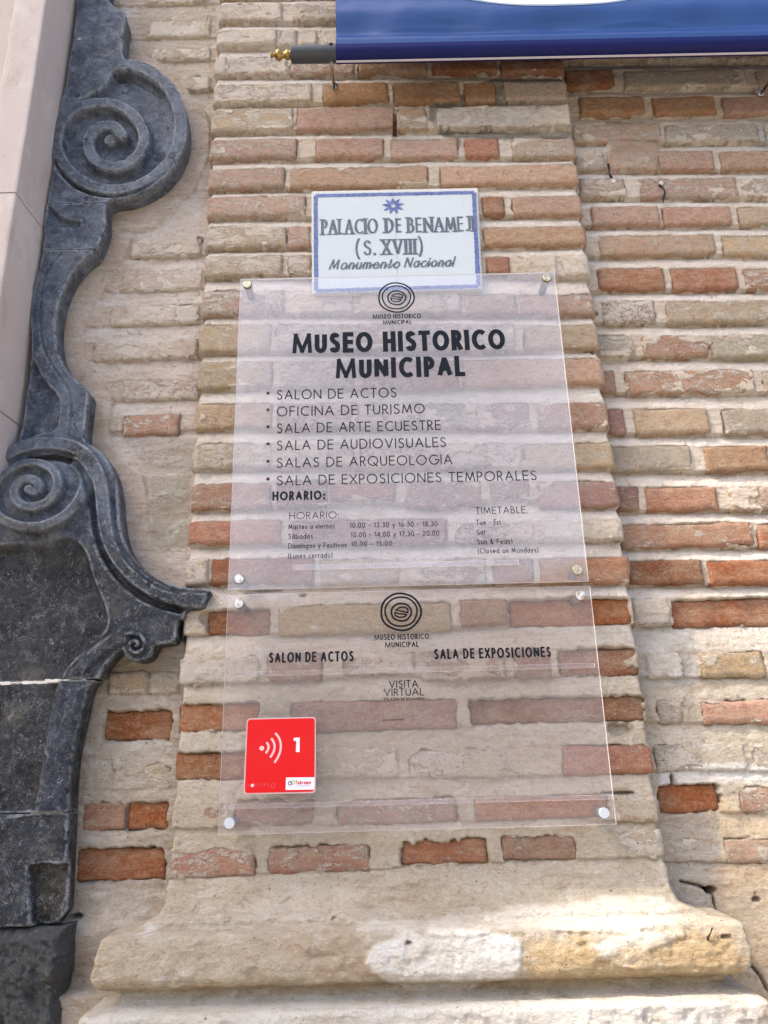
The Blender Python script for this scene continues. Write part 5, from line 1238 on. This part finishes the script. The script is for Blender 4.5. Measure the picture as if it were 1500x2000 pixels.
line_text(tile, M['tgrey'], 'S.', 709, 499.5, 735, 31, 0.15, yb_, contrast=0.5, track=0.1)
line_text(tile, M['tgrey'], 'XVIII', 745, 498, 814, 31, 0.17, yb_, contrast=0.42, serif=True, track=0.10, slope=-0.018)
line_text(tile, M['tgrey'], 'Monumento', 641, 527.5, 780, 22, 0.155, yb_, contrast=0.5, slant=0.30, track=0.16, script=True)
line_text(tile, M['tgrey'], 'Nacional', 788, 523.5, 886, 22, 0.155, yb_, contrast=0.5, slant=0.30, track=0.16, script=True)
# mortar bed round the tiles
mb = MB(); O = [at(a, b, -0.008) for a, b in [(608.5, 374), (933, 367.5), (942.5, 567), (609.5, 576)]]
bed = flat_poly(rounded(O, 0.006, 3), -0.0085, M['lime'], 'mortar_bed', tile, 0.012)

# ------------------------------------------------------------------ banner and its pole
YBN = -0.105; RP = 0.0200
pz_l = at(620, 106, YBN)[1]; pz = pz_l; px_l = at(568, 106, YBN)[0]; bx_l = at(655.5, 60, YBN - RP)[0]
bx_r = 1.42
ban = empty('banner', ((bx_l + bx_r) / 2, YBN, pz), 'large glossy blue hanging banner cut off by the top of the picture', 'banner')
tl = (at(1500, 0, YBN)[1] * 0)   # the pole is level
ns = 120; prof = []
xs_ = np.linspace(bx_l, bx_r, 261)


def sheet_y(x, h):
    """how far the hanging sheet stands at height h over the pole"""
    sb = 0.020 * sstep(0.018, 0.060, h)
    aw = 0.0034 * np.sin(x * 23 + 1.0 + 0.9 * np.sin(x * 6)) * np.exp(-((h - 0.075) / 0.030) ** 2) + 0.0045 * fbm(x, h, 7, 3, 3) * np.clip(h / 0.06, 0, 1)
    aw = aw + 0.0012 * np.exp(-((h - 0.060 - 0.012 * np.sin(x * 13)) / 0.006) ** 2)
    aw = aw + 0.012 * np.exp(-((h - 0.115) / 0.040) ** 2)
    return YBN - RP - 0.0015 + sb - aw * sstep(0.020, 0.045, h)


hs_ = np.concatenate([np.linspace(0.0045, 0.30, 74), np.linspace(0.33, 1.6, 24)])
Xb, Hb_ = np.meshgrid(xs_, hs_[::-1], indexing='ij')
Vb_ = np.stack([Xb, sheet_y(Xb, Hb_), pz + Hb_], -1)
link('fabric', fast_mesh('fabric', Vb_.reshape(-1, 3), grid_quads(*Xb.shape), M['banner']), ban)
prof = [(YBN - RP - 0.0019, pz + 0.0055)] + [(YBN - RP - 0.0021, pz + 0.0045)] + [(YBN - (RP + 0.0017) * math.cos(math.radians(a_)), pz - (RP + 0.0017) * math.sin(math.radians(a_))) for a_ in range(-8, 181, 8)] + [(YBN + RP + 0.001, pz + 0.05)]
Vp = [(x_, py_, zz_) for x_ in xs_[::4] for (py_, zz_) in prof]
link('pole_pocket', fast_mesh('pole_pocket', Vp, grid_quads(len(xs_[::4]), len(prof)), mat_simple('unlit_navy_vinyl', (0.0028, 0.006, 0.085), 0.5, spec=0.25)), ban)  # pocket colour set darker to stand for its missing backlight
hm = MB(); hm.box(bx_l, bx_r, YBN - 0.0015, YBN + 0.0035, pz - RP - 0.0040, pz - RP - 0.0026); hm.build('hem', M['hem'], ban)
# white emblem whose lower edge shows at the top of the picture; it lies on the sheet
zb_e = at(1093, 12, YBN - 0.012)[1]; rxe, rze = 0.50, 0.42; cxe = at(1093, 12, YBN - 0.012)[0]
for (r0_, r1_, off_, mt_, nm_) in ((0.0, 0.992, 0.0008, M['bannerwhite'], 'emblem'), (0.992, 1.008, 0.0009, mat_simple('emblem_outline', (0.25, 0.30, 0.36), 0.4), 'emblem_rim')):
    nr_, na_ = (40 if r0_ == 0 else 2), 160
    R_, A_ = np.meshgrid(np.linspace(r0_, r1_, nr_), np.linspace(0, 2 * np.pi, na_ + 1), indexing='ij')
    Xe = cxe + rxe * R_ * np.cos(A_); He = zb_e + rze - pz + rze * R_ * np.sin(A_)
    link(nm_, fast_mesh(nm_, np.stack([Xe, sheet_y(Xe, He) - off_, pz + He], -1).reshape(-1, 3), grid_quads(*Xe.shape)[:, ::-1], mt_), ban)
pole = empty('banner_pole', (px_l, YBN, pz), 'dark tube with brass finial holding the blue banner off the wall', 'banner pole')
tb = MB(); tb.lathe((px_l, YBN, pz), (1, 0, 0), [(RP * 0.80, 0), (RP * 0.98, 0.0015), (RP, 0.004), (RP, bx_r - px_l + 0.05)], 28); tb.build('tube', M['tube'], pole, smooth=True)
s = 1.0 / 1085; fx = px_l
fn = MB(); fn.lathe((fx + 0.001, YBN, pz), (-1, 0, 0), [(0.0105, 0), (0.0105, 0.003), (0.0085, 0.004), (0.0125, 0.006), (0.0118, 0.010), (0.0085, 0.015), (0.0070, 0.0185), (0.0090, 0.022), (0.0125, 0.026), (0.0135, 0.030), (0.0120, 0.035), (0.0080, 0.038), (0.0045, 0.040), (0.0042, 0.043), (0.0068, 0.045), (0.0070, 0.048), (0.0055, 0.050)], 26)
fn.build('finial', M['brass'], pole, smooth=True)
for (sx, sy, yw) in ((653, 170, 0.0), (1484, 184, YW)):
    a = at(sx, sy, yw); rod = MB(); zt_ = pz
    rod.tube([(a[0], yw + 0.02, a[1]), (a[0] - (0.001 if sx < 700 else 0), YBN * 0.6, a[1] + (pz - RP - a[1]) * 0.72), (a[0] - 0.001, YBN + 0.004, pz - RP + 0.002)], 0.0036, 10)
    rod.lathe((a[0], yw - 0.001, a[1]), (0, -1, 0), [(0.010, 0), (0.010, 0.003), (0.0065, 0.004), (0.0065, 0.009)], 14)
    rod.build('wall_bracket', M['steel'], pole, smooth=True)
a = at(648, 92, YBN - RP); sc_ = MB(); sc_.lathe((a[0] - 0.002, YBN - RP * 0.8, pz + 0.008), (0, -0.8, 0.6), [(0.0045, 0), (0.0045, 0.004), (0.003, 0.006)], 12); sc_.tube([(a[0] - 0.002, YBN - RP * 0.3, pz + 0.012), (a[0] - 0.002, YBN - 0.002, pz + 0.030)], 0.0026, 8)
sc_.build('screw', M['black'], pole, smooth=True)

# ------------------------------------------------------------------ iron bits on the wall
a = at(771, 258, 0); b = at(771, 218, -0.03)
hk = MB(); hk.box(a[0] - 0.0052, a[0] + 0.0052, -0.030, 0.01, a[1] - 0.002, a[1] + 0.004); hk.box(a[0] - 0.0048, a[0] + 0.0048, -0.0345, -0.0302, a[1] - 0.001, a[1] + 0.022)
o = hk.build('iron_hook', M['rust'], loc=(a[0], 0, a[1])); tag(o, 'short rusty iron hook driven into a joint above the tile sign', 'hook')


def wire_bit(pts, label, name='rusty_nail', Y=YW, r_=0.0022, plug=None):
    W_ = [(*(lambda q: (q[0],))(at(x_, y_, Y - d_)), Y - d_, at(x_, y_, Y - d_)[1]) for x_, y_, d_ in pts]
    c = W_[0]; mb = MB(); mb.tube(W_, [r_ * (1 + 0.5 * math.sin(i * 2.1)) for i in range(len(W_))], 7)
    o = mb.build(name, M['black'], smooth=True, loc=c); tag(o, label, 'nail')
    if plug:
        q = at(*plug, Y - 0.006); pm = MB(); pm.lathe((q[0], Y + 0.002, q[1]), (0, -1, 0), [(0.006, 0), (0.0062, 0.006), (0.004, 0.009)], 9); p_ = pm.build('mortar_plug', M['lime'], o, smooth=True)
    return o


wire_bit([(1198, 352, -0.002), (1193, 345, 0.006), (1190, 337, 0.007), (1189, 328, 0.006), (1188, 321, 0.003)], 'bent black nail in the right wall under the banner, leftmost of the two', plug=(1199, 353))
wire_bit([(1285, 361, -0.002), (1290, 363, 0.006), (1296, 368, 0.008), (1299, 376, 0.007), (1296, 385, 0.006), (1295, 396, 0.006)], 'black nail with hanging wire in the right wall, right of the bent one', plug=(1292, 357))
wire_bit([(1383, 1842, 0.0), (1382, 1832, 0.010), (1388, 1822, 0.014), (1391, 1812, 0.01)], 'small curled wire lying against the moulded base at its right end', Y=-0.085, r_=0.0014)
# stepped boxes added out of view, outlined to keep sun off most of the wall
SV = np.array(SDIR)
def toward(px, py, Yq, T_):
    x_, z_ = at(px, py, Yq); return np.array([x_, Yq, z_]) + SV * (T_ + (Yq - 0.0) / -SV[1])
TT = 12.0
A = toward(1350, 860, YW, TT); Bq = toward(1350, 1775, 0.0, TT); Cq = toward(1050, 1790, -0.06, TT)
yh = (SV * TT)[1]
nb = empty('sun_blocker', (-10, yh + 1.1, 0), 'unseen stepped boxes added on the left to block the sun, finished as a plastered house', 'house')
pm_ = mat_simple('blocker_plaster', (0.55, 0.49, 0.40), 0.9, var=0.3, scale=2, var_col=(0.4, 0.34, 0.26))
for nm_, xr_, za_, zb_ in (('blocker_base', Cq[0], 0, Bq[2]), ('blocker_middle', Bq[0], Bq[2] + 0.001, A[2]), ('blocker_top', A[0] + 2.6, A[2] + 0.001, A[2] + 1.9)):
    mb = MB(); mb.box(-12.5, xr_, yh, yh + 2.3, za_, zb_); mb.build(nm_, pm_, nb)

# ------------------------------------------------------------------ unseen house added opposite to block horizon light
hs = empty('added_house_opposite', (0, -14.0, 0), 'low plastered house added across the street, behind the camera, to block horizon light', 'house')
wm = MB(); wm.box(-18, 18, -17.5, -14.0, 0, 5.1); wm.build('wall', mat_simple('street_plaster', (0.42, 0.37, 0.30), 0.9, var=0.3, scale=2, var_col=(0.3, 0.26, 0.2)), hs)
gm_ = mat_simple('window_glass', (0.03, 0.035, 0.04), 0.08, spec=0.6); fm_ = mat_simple('window_frame_paint', (0.16, 0.10, 0.06), 0.5)
for zz_ in (1.0,):
    for xx_ in (-10, -6, -2, 2, 6, 10):
        f_ = MB(); f_.box(xx_ - 0.6, xx_ + 0.6, -14.0, -13.96, zz_, zz_ + 0.08); f_.box(xx_ - 0.6, xx_ + 0.6, -14.0, -13.96, zz_ + 1.92, zz_ + 2.0); f_.box(xx_ - 0.6, xx_ - 0.52, -14.0, -13.96, zz_ + 0.08, zz_ + 1.92); f_.box(xx_ + 0.52, xx_ + 0.6, -14.0, -13.96, zz_ + 0.08, zz_ + 1.92); f_.box(xx_ - 0.04, xx_ + 0.04, -14.0, -13.96, zz_ + 0.08, zz_ + 1.92)
        fo = f_.build('window', fm_, hs); p_ = MB(); p_.box(xx_ - 0.52, xx_ + 0.52, -14.0, -13.98, zz_ + 0.08, zz_ + 1.92); p_.build('pane', gm_, fo)

# ------------------------------------------------------------------ ground
g = MB(); g.box(-60, 60, -60, 20, -0.2, 0.0); o = g.build('ground', M['ground']); tag(o, kind='structure')
